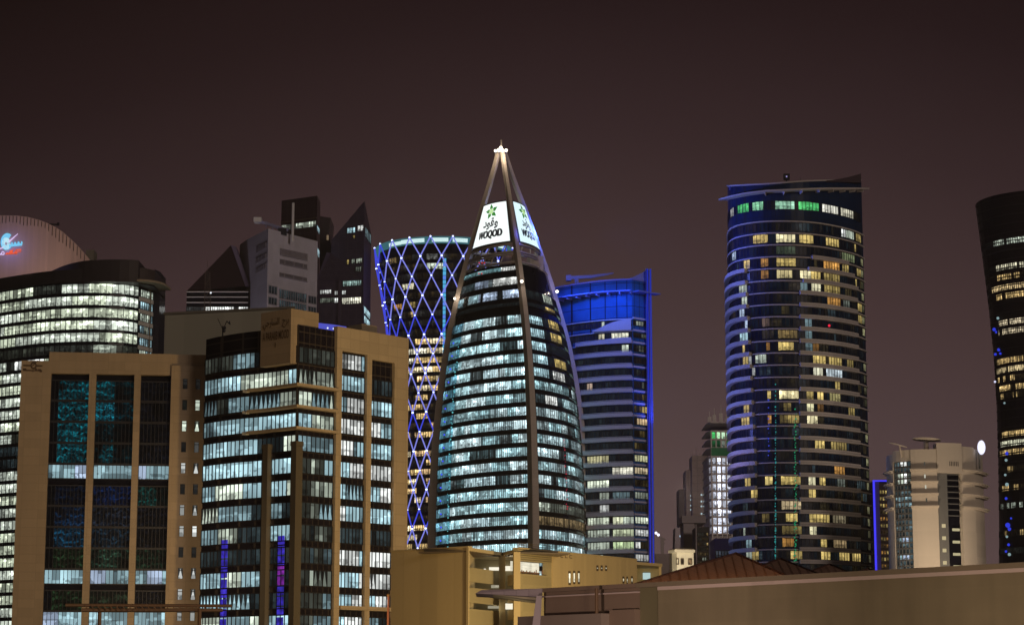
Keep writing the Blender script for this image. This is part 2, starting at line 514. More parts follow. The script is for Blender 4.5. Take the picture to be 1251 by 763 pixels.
# ================================================================== 1. dark glass and stone office, centre left (the corner with writing)
def corner_office():
    rnd = random.Random(3); ROW = 600
    left = pxpath([(247.5, 396), (262, 393), (290, 388.7), (325, 385), (361.5, 380)], ROW, 6)
    right = pxpath([(361.5, 380), (494.5, 400)], ROW)
    t = thing('office_tower', 'golden stone office tower with dark glass corner, beige lettered sign block and curtained windows', 'office building', left(1))
    zt = ZR(361.5, 394.6, 380)
    bk = XY(494.5, ROW, 400); bl = left(0)
    back = [(bk[0] - 6, bk[1] + 26), (bl[0] + 3, bl[1] + 20)]
    pts = [left(i / 12) for i in range(13)] + [right(1)] + back
    b = MB(); b.prism(pts, 0, zt - .3); b.build('body', M['darkgrid'], t)
    heads = [433.5 + 26.1 * k for k in range(13)]
    Y0 = 390; zs = [ZR(428, h, Y0) for h in heads]; wh = zs[0] - ZR(428, 452.3, Y0)
    z0 = zs[0]; pitch = z0 - zs[1]
    floors = [z0 - pitch * k for k in range(-1, 18)]
    # stone frame of the right face
    def S_(px): return sx(right, px, 30)
    b = MB(); top = zt + .5
    zA = z0 + .3; zB = ZR(463, 441.5, 395)
    sA0, sA1, sB0, sB1 = S_(412), S_(443), S_(449), S_(477)
    b.band(right, S_(405.5), sA0, 2, 0, top, -.3, .7)
    b.band(right, sA1, sB0, 2, 0, zA, -.3, .7)
    b.band(right, sB1, 1, 3, 0, top, -.3, .7)
    b.band(right, sA0, sA1, 2, zA, top, -.3, .7)
    b.band(right, sA1, sB1, 2, zA, top, -.3, .698)
    b.band(right, sB0 + 1e-4, sB1 - 1e-4, 2, zB, zA, -.3, .695)
    b.prism([right(1, 0, .7), (right(1, 0, .7)[0] - 6, right(1, 0, .7)[1] + 27), (right(1, 0, -1)[0] - 7, right(1, 0, -1)[1] + 26), right(1, 0, -.9)], 0, top)
    b.build('stone_frame', M['tan'], t)
    b = MB(); zl = ZR(440, 742.5, 391); b.band(right, sA0, sB1, 4, zl - .35, zl + .35, 0, 1.1); b.build('stone_ledge', M['tan'], t)
    b = MB(); pa, pb = S_(451), S_(470); b.band(right, pa, pb, 2, top, ZR(460, 397.5, 397), -6, -2.5); b.build('roof_block', M['tan'], t)
    # windows
    for k, zh in enumerate(floors):
        fl = k - 1
        zl_ = zh - wh
        if zl_ < 0: break
        for (path, s0, s1, n, side) in ((left, .005, .995, 23, 'L'), (right, .005, S_(405), 8, 'G'), (right, sA0 + .004, sA1 - .004, 7, 'A'), (right, sB0 + .004, sB1 - .004, 6, 'B')):
            if fl < 0 : continue
            if side == 'B' and fl == 0: continue
            if side in 'AB':
                g = rooms(rnd, n, .97, 2, 5, (COOL, WHITE), (.5, .95), .08)
                if fl == 8 and side == 'A': g = rooms(rnd, n, 0, dark=.035)
                if fl == 8 and side == 'B': g = rooms(rnd, n, 0, dark=.02)
                if fl == 1 and side == 'B': g = rooms(rnd, n, 0, dark=.02)
                if fl == 12 and side == 'B': g = rooms(rnd, n, .6, 2, 4, (COOL,), (.25, .5))
                if fl == 1 and side == 'A': g = rooms(rnd, n, 1, 3, 6, (COOL,), (.6, .9), .4)
                if fl == 2 and side == 'B': pass
            elif side == 'G':
                pl = {0: 0, 1: .9, 2: .9, 3: .5, 4: .6, 5: .7, 6: .9, 7: .9, 8: .45, 9: 0, 10: .8, 11: .7, 12: .9}.get(fl, .7)
                g = rooms(rnd, n, pl, 2, 4, (COOL, PALE), (.18, .62), .5 if fl in (1, 2) else .15, dark=.03)
                for i in range(n):
                    if i < 3 and fl > 4: g[i] = C(PALE, .03)
            else:
                pl = {0: .55, 1: .8, 2: .75, 3: .8, 4: .8, 5: .97, 6: .97, 7: .75, 8: .7, 9: 0, 10: .65, 11: .45, 12: .9, 13: .9}.get(fl, .7)
                br = {0: (.1, .4), 1: (.4, .9), 2: (.12, .4), 3: (.35, .85), 4: (.4, .95), 7: (.3, .7), 8: (.3, .8)}.get(fl, (.5, .9))
                g = rooms(rnd, n, pl, 3, 8, (COOL, COOL, PALE), br, {1: .3, 2: .55, 3: .15, 8: .2, 11: .4}.get(fl, .05), dark=.02)
                if fl == 0:
                    for i in range(13, n): g[i] = C(COOL, .006)
            b = MB(); b.panes(path, s0, s1, n, zl_, zh, .06, g, .11, .16); b.build('window_band', [M['office3'], M['mull']], t)
    # ledges round the corner
    a0 = sx(left, 306.5, 50); c1 = S_(407)
    for row in (467.3, 493.7, 520):
        z = ZR(361.5, row + 3, 380); e = MB()
        full = Path([left(a0 + (1 - a0) * i / 5) for i in range(6)] + [right(c1 * .5), right(c1)])
        e.band(full, 0, 1, 2, z - .24, z + .24, 0, 1.25); e.build('ledge', M['tan'], t)
        e = MB(); q = left(a0 - .035); e.band(left, a0 - .05, a0 - .015, 1, z - .3, z + .2, 0, .9); e.build('floodlight', M['white'], t)
    mpil = solid('dark olive stone pier', (.085, .072, .052), .85, .15)
    # tall pilasters
    zp = ZR(340, 547.5, 383)
    for a, c in ((323.5, 330), (358, 364)):
        e = MB()
        if a < 340: e.band(left, sx(left, a, 20), sx(left, c, 20), 2, 0, zp, 0, 1.2)
        else:
            fp = Path([left(sx(left, 358.5, 20)), left(1), right(S_(363))]); e.band(fp, 0, 1, 2, 0, zp, 0, 1.1)
        e.build('pilaster', mpil, t)
        e = MB()
        if a < 340: e.band(left, sx(left, a - .8, 20), sx(left, c + .8, 20), 2, zp, zp + .8, 0, 1.35)
        else: e.band(fp, 0, 1, 2, zp, zp + .8, 0, 1.3)
        e.build('pilaster_cap', mpil, t)
    # sign block over the corner
    rd = Vector(right(1)) - Vector(right(0)); rd.normalize(); ln = Vector((rd.y, -rd.x))
    A = Vector(left(sx(left, 325, 60), 0, 1.5)); Bp = Vector(left(.998, 0, 1.5)) - ln * .3
    zt2 = ZR(363.5, 376.3, 379); zb = ZR(345, 445, 381)
    dl = (Bp - A).normalized(); nl = Vector((dl.y, -dl.x))
    if nl.y > 0: nl = -nl
    Cc = Bp + rd * 6.6; D = A + rd * 6.6
    b = MB(); b.prism([tuple(A), tuple(Bp), tuple(Cc), tuple(D)], zt - .2, zt2)
    Bi = Bp + rd * 1.6; Ai = A + rd * 1.6
    b.prism([tuple(A), tuple(Bp), tuple(Bi), tuple(Ai)], zb, zt - .2)
    sb = b.build('sign_block', M['tan2'], t)
    Lw = (Bp - A).length
    def fn(u, v):
        p = A + dl * (u * Lw) + nl * .08; return (p.x, p.y, zb + v * (zt2 - zb))
    e = MB()
    put_text(e, "\ufef2\ufe9f\ufead\ufe8e\ufeb4\ufedf\ufe8d  \ufe9d\ufeae\ufe91", fn, (.08, .94, .66, .87), bold=.012)
    put_text(e, "A PARAIIB MOOD", fn, (.08, .95, .46, .62), bold=.012)
    put_text(e, "I", fn, (.49, .515, .32, .41))
    e.build('lettering', M['letters'], t)
    # reflected coloured streaks painted as glowing strips on the left glass
    for px, y0, y1 in ((273, 656, 763), (342.5, 655, 763)):
        sL = sx(left, px, 15); zz0 = ZR(px, 790, 388); zz1 = ZR(px, y0, 388)
        ds = .042; nseg = 11
        e = MB()
        for i in range(nseg):
            za = zz0 + (zz1 - zz0) * i / nseg; zb_ = zz0 + (zz1 - zz0) * (i + .86) / nseg
            e.band(left, sL - ds * .8, sL + ds * .8, 2, za, zb_, .07, .12, 0 if i not in (6, 7) or px < 300 else 1)
        e.build('glow_strip', [reflected_streak('violet blue painted reflection', (.06, .04, .62), .6), reflected_streak('magenta painted reflection', (.26, .03, .42), .6)], t)
    # rooftop aerial
    return t, zt


# ================================================================== 2. brown stone block, far left
def stone_block():
    rnd = random.Random(5); ROW = 600
    P_ = pxpath([(20.5, 399), (250, 403)], ROW)
    t = thing('stone_office_block', 'brown stone office block with three tall dark glass strips and small paired windows', 'office building', P_(0))
    def S_(px): return sx(P_, px, 40)
    zt = ZR(140, 431.5, 401); zlow = ZR(36, 441, 399.5)
    A, B = P_(0, 0, -.8), P_(1, 0, -.8)
    b = MB(); b.prism([A, B, (B[0], B[1] + 28), (A[0] + 2, A[1] + 28)], 0, zlow - .5); b.build('body', M['dark'], t)
    heads = [465 + 25.6 * k for k in range(12)]; zh = [ZR(140, h, 401) for h in heads]; pitch = zh[0] - zh[1]; wh = zh[0] - ZR(140, heads[0] + 17, 401)
    ztop = ZR(140, 457.5, 401)
    b = MB()
    segs = [(20.5, 58), (105, 113.6), (160.5, 168.5), (206, 250)]
    for i, (a, c) in enumerate(segs):
        if i == 3: continue
        b.band(P_, 0 if i == 0 else S_(a), S_(c), 2, 0, ztop, -.8, .5)
    b.band(P_, S_(55), S_(206), 3, ztop, zt, -.8, .5)
    b.band(P_, 0, S_(55), 3, ztop, zlow, -.8, .5)
    # right part with punched openings: built in courses around the windows
    wins = [(220.3, 226.2), (236, 242)]
    zt4 = ZR(228, 447, 402.5)
    hh = [ZR(230, 463.2 + 25.6 * k, 402.5) for k in range(13)]; ph = hh[0] - ZR(230, 475.6, 402.5)
    prev = zt4
    cols = [S_(206), S_(wins[0][0]), S_(wins[0][1]), S_(wins[1][0]), S_(wins[1][1]), 1.0]
    for k in range(13):
        if hh[k] - ph < 0: break
        b.band(P_, cols[0], 1, 2, hh[k], prev, -.8, .9)
        for q in (0, 2, 4): b.band(P_, cols[q], cols[q + 1], 1, hh[k] - ph, hh[k], -.8, .9)
        prev = hh[k] - ph
    b.band(P_, cols[0], 1, 2, 0, prev, -.8, .9)
    b.band(P_, S_(206), 1, 2, zt4, zt, -.8, .1)
    c0, c1 = P_(0, 0, -.79), P_(0, 0, .499)
    b.prism([c1, c0, (c0[0] + 2, c0[1] + 28), (c0[0] + 1, c0[1] + 28)], 0, zlow)
    b.build('stone_frame', M['tan2'], t)
    litw = {(1, 0): 0, (1, 1): .7, (2, 0): .6, (2, 1): .75, (3, 1): .08, (4, 0): .3, (4, 1): .5, (6, 0): .35, (6, 1): .6, (7, 0): .4, (7, 1): .8, (9, 0): .5, (9, 1): .5, (10, 0): .3, (10, 1): .6, (11, 0): .25, (11, 1): .35, (12, 1): .4, (12, 0): .2}
    for k in range(13):
        if hh[k] - ph < 0: break
        for q in (0, 1):
            s0, s1 = cols[1 + 2 * q], cols[2 + 2 * q]; v = litw.get((k, q), 0)
            col = PALE if k in (1, 2) else WHITE
            b = MB(); g = C(col, v if v else .01, 1.0 if v > .45 and rnd.random() < .7 else 0)
            if rnd.random() < .6 and v > .3: g = (*g, 0.5, 1.35) if q else (*g, -.2, .6)
            b.panes(P_, s0, s1, 1, hh[k] - ph, hh[k], .35, [g], 0); w_ = b.build('window', [M['office3']], t)
            f = MB(); zc = hh[k] - ph * .22
            f.band(P_, s0, s1, 1, zc - .06, zc + .06, .36, .46)
            f.mullion(P_, s0 + .0006, hh[k] - ph, hh[k], .36, .12, .1, 0); f.mullion(P_, s1 - .0006, hh[k] - ph, hh[k], .36, .12, .1, 0)
            f.build('window_frame', M['mull'], w_)
    CY1 = (.004, .17, .22); BL = (.003, .02, .09); GRN = (.02, .05, .02)  # tints of the reflections painted into the glass
    for st, (a, c) in enumerate(((58, 105), (113.6, 160.5), (168.5, 206))):
        s0, s1 = S_(a) + .001, S_(c) - .001; n = (10, 10, 8)[st]
        for k in range(12):
            if zh[k] - wh < 0: break
            lit = k in (4, 9, 11)
            if lit:
                g = rooms(rnd, n, .97 if k != 9 or st else .8, 2, 4, (BLUEW, COOL, COOL), (.4, .75) if k == 4 else (.35, .65)); mt = 'office3'
            else:
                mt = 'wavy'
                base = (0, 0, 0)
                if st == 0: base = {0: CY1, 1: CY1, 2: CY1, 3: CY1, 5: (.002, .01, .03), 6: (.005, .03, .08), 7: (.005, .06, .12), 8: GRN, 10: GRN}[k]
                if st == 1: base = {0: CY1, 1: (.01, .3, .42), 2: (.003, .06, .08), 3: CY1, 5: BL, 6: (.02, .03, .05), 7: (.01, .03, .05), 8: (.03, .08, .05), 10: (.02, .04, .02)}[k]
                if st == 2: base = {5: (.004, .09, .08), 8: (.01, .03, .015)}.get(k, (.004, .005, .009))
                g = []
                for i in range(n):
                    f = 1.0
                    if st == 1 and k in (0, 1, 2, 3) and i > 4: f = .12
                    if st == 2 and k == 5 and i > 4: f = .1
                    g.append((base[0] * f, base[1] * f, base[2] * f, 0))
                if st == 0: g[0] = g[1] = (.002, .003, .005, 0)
            b = MB(); zlo = zh[k] - (wh if lit else pitch * .93)
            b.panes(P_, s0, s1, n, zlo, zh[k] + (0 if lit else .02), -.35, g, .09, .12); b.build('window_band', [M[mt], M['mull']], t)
    # emblem on the stone, top left
    e = MB()
    def fn(u, v):
        q = P_(S_(22 + u * 26), 0, .58); zz = ZR(35, 458.5 - v * 18, 399.5); return (q[0], q[1], zz)
    def line(u0, u1, v0, v1): e.poly([fn(u0, v0), fn(u1, v0), fn(u1, v1), fn(u0, v1)])
    line(.05, .40, .58, .68); line(.68, .96, .57, .67)
    line(.05, .09, .28, .42); line(.05, .95, .26, .34); line(.75, .9, .34, .4); line(.62, .7, .34, .44); line(.09, .2, .34, .44); line(.84, .95, .2, .26); line(.5, .54, .2, .26)
    for i in range(14):
        a0, a1 = 2 * pi * i / 14, 2 * pi * (i + 1) / 14
        e.poly([fn(.54 + .15 * cos(a0), .64 + .27 * sin(a0)), fn(.54 + .15 * cos(a1), .64 + .27 * sin(a1)), fn(.54 + .09 * cos(a1), .64 + .14 * sin(a1)), fn(.54 + .09 * cos(a0), .64 + .14 * sin(a0))])
    e.poly([fn(.46, .62), fn(.50, .58), fn(.74, .98), fn(.7, 1.0)])
    e.build('emblem', M['letters'], t)
    return t


# ================================================================== 3. rounded office with the arched screen wall
def round_office():
    rnd = random.Random(8); ROW = 400
    P_ = pxpath([(-60, 752), (-25, 739), (10, 729), (60, 719), (112, 716), (150, 718), (168, 722)], ROW, 8)
    t = thing('round_office_tower', 'rounded office tower of lit glass bands under a brown arched wall with neon sign', 'office building', P_(.6))
    z1 = ZR(112, 346.5, 716); pitch = z1 - ZR(112, 361.3, 716); wh = z1 - ZR(112, 357.6, 716)
    zt = ZR(10, 338, 729)
    Q = pxpath([(168, 722), (186, 730)], ROW)
    E_ = XY(186, ROW, 730); pts = [P_(i / 16, 0, -.4) for i in range(17)] + [Q(1, 0, -.4), (E_[0] - 4, E_[1] + 40), (P_(0)[0], P_(0)[1] + 40)]
    b = MB(); b.prism(pts, 0, z1 + .6); b.build('body', M['dark'], t)
    n = 44
    for k in range(30):
        zh = z1 - pitch * k
        if zh - wh < 0: break
        b = MB()
        pl = .96 if k not in (5,) else 0
        g = rooms(rnd, n, pl, 4, 11, ((.66, .74, .56), (.74, .82, .7)), (.5, .95), 0, dark=.012)
        if k == 0:
            for i in range(n):
                px = PROJ((*P_((i + .5) / n), zh))[0]
                if 41 < px < 74 : g[i] = C(PALE, .02)
        if k == 2 or k == 3:
            pass
        if k == 5:
            for i in range(n):
                px = PROJ((*P_((i + .5) / n), zh))[0]
                if 112 < px < 146: g[i] = C(PALE, .22 * rnd.uniform(.7, 1.2))
        if k == 6:
            for i in range(n):
                px = PROJ((*P_((i + .5) / n), zh))[0]
                if 19 < px < 54: g[i] = C(WHITE, .95 if (i % 3) else .5)
        if k in (14, 13): g = rooms(rnd, n, 0)
        b.panes(P_, .0, .999, n, zh - wh, zh, .05, g, .16, .2); b.build('window_band', [M['cool'], M['mull']], t)
        if k < 6 or k == 0:
            b = MB(); g = rooms(rnd, 6, 1, 2, 3, (COOL, PALE), (.25, .6))
            b.panes(Q, .12, .98, 6, zh - wh, zh - .5, .05, g, .14, .2); b.build('window_band', [M['cool'], M['mull']], t)
            b = MB(); b.band(Q, .1, 1, 1, zh - pitch + .1 - .5, zh - wh - .05, -.3, .25); b.build('wall_panel', M['white'], t)
    b = MB(); b.band(P_, 0, 1, 20, z1 + .6, zt, -12, .3)
    b.build('parapet', solid('dark brown parapet', (.03, .022, .022), .6, .1), t)
    # corner column with lattice
    b = MB(); c0 = XY(187, ROW, 730); c1 = XY(194, ROW, 735)
    b.prism([c0, c1, (c1[0], c1[1] + 12), (c0[0], c0[1] + 12)], 0, ZR(190, 330, 732)); b.build('corner_column', darkglass('dark lattice glass', (.02, .02, .03), grid=(1.2, 3.9, (.07, .06, .05))), t)
    b = MB(); c0 = XY(183, ROW, 735); b.box(c0[0], c0[0] + 1.2, 728, 735, 0, ZR(184, 330, 728)); b.build('corner_fin', M['tan3'], t)
    # curved canopy ring
    K = pxpath([(137, 718), (160, 714.5), (183, 715.5), (200, 721), (209, 731)], 350, 6)
    b = MB(); z = ZR(150, 343.5, 716); b.band(K, 0, 1, 14, z - .3, z + .4, -4, 0); b.build('canopy_ring', M['tan'], t)
    # dark drum on the roof
    D = pxpath([(49, 745), (66, 731), (84, 721), (103, 715.5), (125, 713.5), (150, 713.2), (169, 714.5)], 330, 6)
    zc = ZR(125, 317, 713.5); a = D(1); c = D(0)
    b = MB(); b.prism([D(i / 18) for i in range(19)] + [(a[0], a[1] + 26), (c[0] + 8, c[1] + 5)], z1 + .2, zc)
    b.build('roof_drum', solid('dark brown cladding', (.045, .034, .034), .6, .15), t)
    D2 = pxpath([(169.3, 717), (180, 719), (189, 722)], 340, 4); zz = ZR(178, 328, 719)
    b = MB(); b.prism([D2(i / 6) for i in range(7)] + [(D2(1)[0], 745), (D2(0)[0], 745)], z1 + .2, zz); b.build('roof_step', solid('dark brown step cladding', (.06, .046, .044), .6, .1), t)
    # arched screen wall
    arc = [(-40, 268), (-20, 264.5), (0, 263), (20, 263.3), (34, 265), (48, 268.6), (58, 272.5), (68, 277.5), (77, 283.5), (85, 290.5), (93, 298), (99, 304.5), (105, 311.5), (111, 319)]
    Yw = 742
    top = [PT(x, y, Yw) for x, y in arc]
    base = ZR(20, 350, Yw)
    outl = [(top[-1][0], Yw, base)] + top[::-1] + [(top[0][0], Yw, base)]
    b = MB(); b.slabpoly(outl, (0, 3, 0)); aw = b.build('arched_wall', solid('brown metal cladding', (.60, .42, .36), .7, .1, .05, joint=(.9, 90), jdark=.85), t)
    b = MB(); r2 = random.Random(2)
    x = -36
    while x < 104:
        for (x0, y0), (x1, y1) in zip(arc, arc[1:]):
            if x0 <= x < x1: yy = y0 + (y1 - y0) * (x - x0) / (x1 - x0)
        L_ = r2.uniform(7, 11) if x < 60 else r2.uniform(11, 15)
        p0 = PT(x, yy + .6, Yw); p1 = PT(x, yy + L_, Yw)
        b.box(p0[0] - .09, p0[0] + .09, Yw - .12, Yw, p1[2], p0[2])
        x += 4.35
    b.build('rib', M['mull'], aw)
    spot('wall_fill', (PT(40, 340, 722)[0], 722, base + 2), PT(30, 295, Yw), 3500, (1, .74, .62), 140, 1.5)  # unseen fill added to brighten the arched wall
    # illuminated sign
    def sp_(x, y, d=.35): return PT(x, y, Yw - d)
    b = MB()
    def ring(cx, cy, rx, ry, wd, a0, a1, mi, k=18, tilt=0):
        for i in range(k):
            q = []
            for (r, a) in ((1, i), (1, i + 1), (1 - wd, i + 1), (1 - wd, i)):
                th = radians(a0 + (a1 - a0) * a / k); X = rx * r * cos(th); Y = -ry * r * sin(th)
                q.append(sp_(cx + X * cos(tilt) - Y * sin(tilt), cy + X * sin(tilt) + Y * cos(tilt)))
            b.poly(q, mi)
    ring(8.3, 295, 7.6, 10.4, .55, 58, 335, 0, tilt=.15)
    ring(7.4, 297.5, 5.4, 7.6, .75, 10, 360, 1)
    b.poly([sp_(10, 294.5, .4), sp_(11.5, 296, .4), sp_(22, 285.6, .4), sp_(21.5, 285.2, .4)], 2)
    b.poly([sp_(-2, 303.5), sp_(-2, 305), sp_(4, 303), sp_(5, 301)], 2)
    for cx, cy, r in ((16.5, 297.3, 2.8), (20.5, 297.1, 2.6), (24.8, 296.6, 2.8)): ring(cx, cy, r, r * 1.1, .7, 140, 410, 0, 10)
    b.poly([sp_(11, 301.5), sp_(27, 299.8), sp_(27, 297.4), (sp_(11, 298))], 0)
    for pts_ in ([(6, 310.5), (8, 308.6), (21, 308.4), (21, 309.6)], [(11, 308.2), (13, 305.2), (16, 305.4), (15, 308.2)], [(18, 306.6), (20, 304.3), (26, 304.2), (25.6, 305.4), (20.6, 305.6)], [(17, 308.2), (25.4, 307.4), (26, 306.6), (18, 307)], [(15.8, 303.6), (17.2, 303.4), (17, 304.6), (15.9, 304.7)]):
        b.poly([sp_(x, y) for x, y in pts_], 3)
    ring(3.4, 309.2, 2.2, 2.4, .5, 0, 360, 2, 10); b.poly([sp_(-2, 311.6), sp_(-2, 309.8), sp_(2.4, 309.6), sp_(2.4, 311.2)], 2)
    b.build('illuminated_sign', [emit('cyan neon', (.20, .62, .95), 1.0), emit('pale neon', (.55, .85, .98), 1.0), emit('white violet neon', (.75, .6, .98), 1.0), emit('red neon', (.95, .12, .05), 1.0)], aw)
    point('sign_glow', PT(8, 300, Yw - 5), 900, (.2, .25, 1), 2)
    b = MB(); a, c = PT(105, 305, 752), PT(114, 330, 752); b.box(a[0], c[0], 752, 758, c[2], a[2]); b.build('plant_box', M['tan3'], t)
    b = MB(); b.tube([PT(52, 273.4, 744), PT(71, 274.4, 744)], .28); a = PT(71, 273, 744); b.box(a[0] - .3, a[0] + .4, 743.6, 744.4, a[2] - .7, a[2] + .3)
    b.build('cleaning_boom', M['mull'], t)
    b = MB(); b.ball(PT(63.5, 341.3, 724), .35); b.build('warning_light', emit('red aviation lamp', (.8, .03, .02), 1), t)
    return t


# ================================================================== 4. plain block behind the corner office
def plain_block():
    t = thing('plain_block', 'plain windowless grey green block behind the corner office roof', 'building', XY(201, 400, 486))
    zt = ZR(325, 378.8, 480); a, c = XY(201, 400, 486), XY(360, 400, 478)
    b = MB(); b.prism([a, c, (c[0], c[1] + 25), (a[0], a[1] + 25)], 0, zt)
    b.build('wall', solid('grey green cladding', (.42, .40, .31), .85, .08, .05, joint=(3.5, 60), jdark=.9), t)
    b = MB(); b.prism([(a[0] - .3, a[1] - .3), (c[0], c[1] - .3), (c[0], c[1] + 1), (a[0] - .3, a[1] + 1)], zt, zt + .5); b.build('coping', M['tan3'], t)
    # roof aerial with two dark dishes
    Y = 470; t2 = thing('roof_aerial', 'thin roof aerial with two black drums beside the beige sign block', 'aerial', XY(273, 400, Y), z=ZR(273, 412, 395))
    Y = 396
    t2.location = PT(272, 412, Y); t2['_o'] = tuple(t2.location)
    b = MB(); b.tube([PT(272, 412, Y), PT(272, 398, Y)], .1); b.tube([PT(272, 404, Y), PT(277, 392, Y)], .08); b.tube([PT(272, 402, Y), PT(266, 389, Y)], .05)
    b.tube([PT(277, 392, Y), PT(281, 396, Y)], .1)
    b.build('mast', M['mull'], t2)
    for (x, y) in ((273.5, 403.8), (274.3, 400)):
        b = MB(); b.ball(PT(x, y, Y - .4), .32); b.build('drum', M['mull'], t2)
    b = MB(); b.poly([PT(279.2, 395, Y), PT(281.6, 396.5, Y), PT(280.6, 391, Y)]); b.slabpoly([PT(279.2, 395, Y), PT(281.6, 396.5, Y), PT(280.6, 391, Y)], (0, .3, 0)); b.build('dish', M['mull'], t2)


# ================================================================== 5. pale louvred tower and the dark one beside it
def louvred_tower():
    t = thing('louvred_tower', 'pale grey tower with three louvred slots and a slanting roof behind the beige sign block', 'tower', XY(326.6, 360, 800))
    ml = solid('pale grey violet cladding', (.52, .50, .57), .8, .1, .04, joint=(3.5, 3.8), jdark=.93)
    A = XY(326.6, 340, 800); B = XY(387.5, 340, 820); L0 = XY(300, 340, 822); L1 = XY(292, 340, 829)
    Path_ = Path([A, B]); zA = ZR(326.6, 279, 800); zB = ZR(387.5, 294.7, 820)
    zT = (zA + zB) / 2
    b = MB(); b.prism([A, B, (B[0] - 10, B[1] + 20), L1, L0], 0, [zA, zB, zB, ZR(292, 299, 829), ZR(303, 293, 822)]); b.build('body', ml, t)
    def S_(px): return sx(Path_, px, 150)
    md = solid('dark slot', (.15, .14, .16), .7, .1); mj = solid('louvre slats', (.26, .24, .27), .7, .1)
    for y0, y1, dense in ((303, 310.5, 1), (316, 321.5, 0), (332.5, 337, 0)):
        z1_, z0_ = ZR(341, y0, 804.5), ZR(341, y1, 804.5)
        b = MB(); b.band(Path_, S_(341), S_(374.5), 1, z0_, z1_, -.1, .12, 0)
        k = 22 if dense else 3
        for i in range(k): b.mullion(Path_, S_(341) + (S_(374.5) - S_(341)) * (i + .5) / k, z0_, z1_, .12, .5, .25, 1)
        b.band(Path_, S_(341), S_(374.5), 1, z0_ - .3, z0_, -.1, .5, 1)
        b.build('louvre', [md, mj], t)
    W = Path([L0, A])
    for y0, y1 in ((300, 306.5), (313.5, 319.5), (326, 331.5)):
        b = MB(); z1_, z0_ = ZR(318, y0, 808), ZR(318, y1, 808); a0, a1 = sx(W, 312, 150), sx(W, 325, 150)
        b.band(W, a0, a1, 1, z0_, z1_, -.1, .15, 0)
        for i in range(6): b.mullion(W, a0 + (a1 - a0) * (i + .5) / 6, z0_, z1_, .15, .7, .2, 1)
        b.build('louvre', [solid('dim slot', (.24, .22, .25), .7, .1), mj], t)
    rnd = random.Random(4)
    for (x0, x1, y0, y1, c, v, n) in ((328, 338, 348.5, 358, COOL, .015, 3), (328, 338, 362.5, 371, COOL, .015, 3), (327.5, 336, 375, 384, WHITE, .8, 3), (376.5, 386, 361, 370, COOL, .015, 3), (376.5, 386, 374, 382, COOL, .015, 3), (341, 374, 353, 364, COOL, .03, 12), (341, 374, 366, 380, COOL, .03, 12)):
        Yr = 800 + (x0 - 326) * .33; b = MB(); g = [C(c, v * rnd.uniform(.6, 1.2)) for _ in range(n)]
        zz0, zz1 = ZR(x0, y1, Yr), ZR(x0, y0, Yr)
        b.panes(Path_, S_(x0), S_(x1), n, zz0, zz1, .06, g, .25, .2); b.build('window', [M['far'], solid('pale window bars', (.25, .24, .27), .7, .1)], t)
    spot('tower_fill', (PT(240, 500, 770)[0], 765, 60), PT(312, 340, 815), 75000, (.95, .85, 1), 60, 2)  # unseen fill added to lift the tower's left face
    # pole on the front
    b = MB(); q = XY(357.5, 290, 806); b.tube([(q[0], q[1], ZR(357, 295, 806)), (q[0], q[1], ZR(357, 248, 806))], .5, 8); b.build('pole', M['white'], t)
    # facade cleaning crane
    t2 = thing('facade_crane', 'pale facade cleaning crane with long arm on the louvred tower roof', 'crane', XY(330, 285, 803), z=zA - 1)
    b = MB(); b.tube([PT(352, 281, 806), PT(315, 270, 806)], .7, 4); b.tube([PT(345, 282, 806), PT(325, 271.5, 806)], .5, 4)
    for q in (325, 333, 341): b.tube([PT(q, 273 + (q - 325) * .36, 806), PT(q, 277.5 + (q - 325) * .36, 806)], .3, 4)
    b.build('arm', solid('blue grey steel', (.22, .22, .36), .6, .1), t2)
    b = MB(); p0, p1 = PT(310.5, 272, 806), PT(320, 266.5, 806); b.box(p0[0], p1[0], 804, 808, p0[2], p1[2]); b.build('counterweight', M['white'], t2)
    b = MB(); b.box(PT(340, 284, 806)[0], PT(350, 284, 806)[0], 805, 809, PT(340, 287, 806)[2], PT(340, 279, 806)[2]); b.build('base', M['mull'], t2)
    # dark glass-roofed building
    t3 = thing('dark_gable_building', 'dark glass building with a steep slanting roof and one brightly lit lower floor', 'building', XY(228, 370, 815))
    Y = 815; k = .0
    top = [PT(227.5, 356, Y), PT(282, 299.5, Y), PT(299.5, 349, Y)]
    a, c = PT(227.5, 384, Y), PT(303, 384, Y)
    b = MB(); b.slabpoly([top[0], top[2], top[1]], (0, 18, 0)); b.build('roof', solid('dark brown red roof glass', (.026, .014, .014), .35, .1, joint=(2.2, 3), jdark=.5), t3)
    b = MB(); b.slabpoly([PT(282, 299.5, Y - .5), PT(300, 349.5, Y - .5), PT(305, 349.5, Y + 2), PT(288, 301, Y + 2)][::-1], (0, 6, 0)); b.build('roof_edge', solid('violet grey metal', (.17, .14, .22), .5, .1), t3)
    b = MB(); b.box(a[0], c[0], Y, Y + 18, 0, top[0][2]); b.build('body', M['dark'], t3)
    Pf = Path([(a[0], Y), (c[0], Y)])
    for y in (356.5, 362.8, 369.5):
        z = ZR(260, y, Y); b = MB(); b.band(Pf, 0, 1, 1, z - .16, z + .16, 0, .4); b.build('floor_ledge', M['white'], t3)
    z1_, z0_ = ZR(260, 374.5, Y), ZR(260, 382.5, Y); b = MB()
    g = [C(WHITE, .75 if (i > 7 and i not in (20, 21)) else .02) * 1 for i in range(26)]
    b.panes(Pf, 0, 1, 26, z0_, z1_, .06, g, .2, .2); b.build('window_band', [M['far'], M['mull']], t3)
    # lattice mast
    t4 = thing('lattice_mast', 'thin yellowish lattice radio mast in front of the dark gable building', 'mast', XY(253.5, 380, 790), z=ZR(253, 400, 790) - 4)
    b = MB(); Y = 790; yb = 400
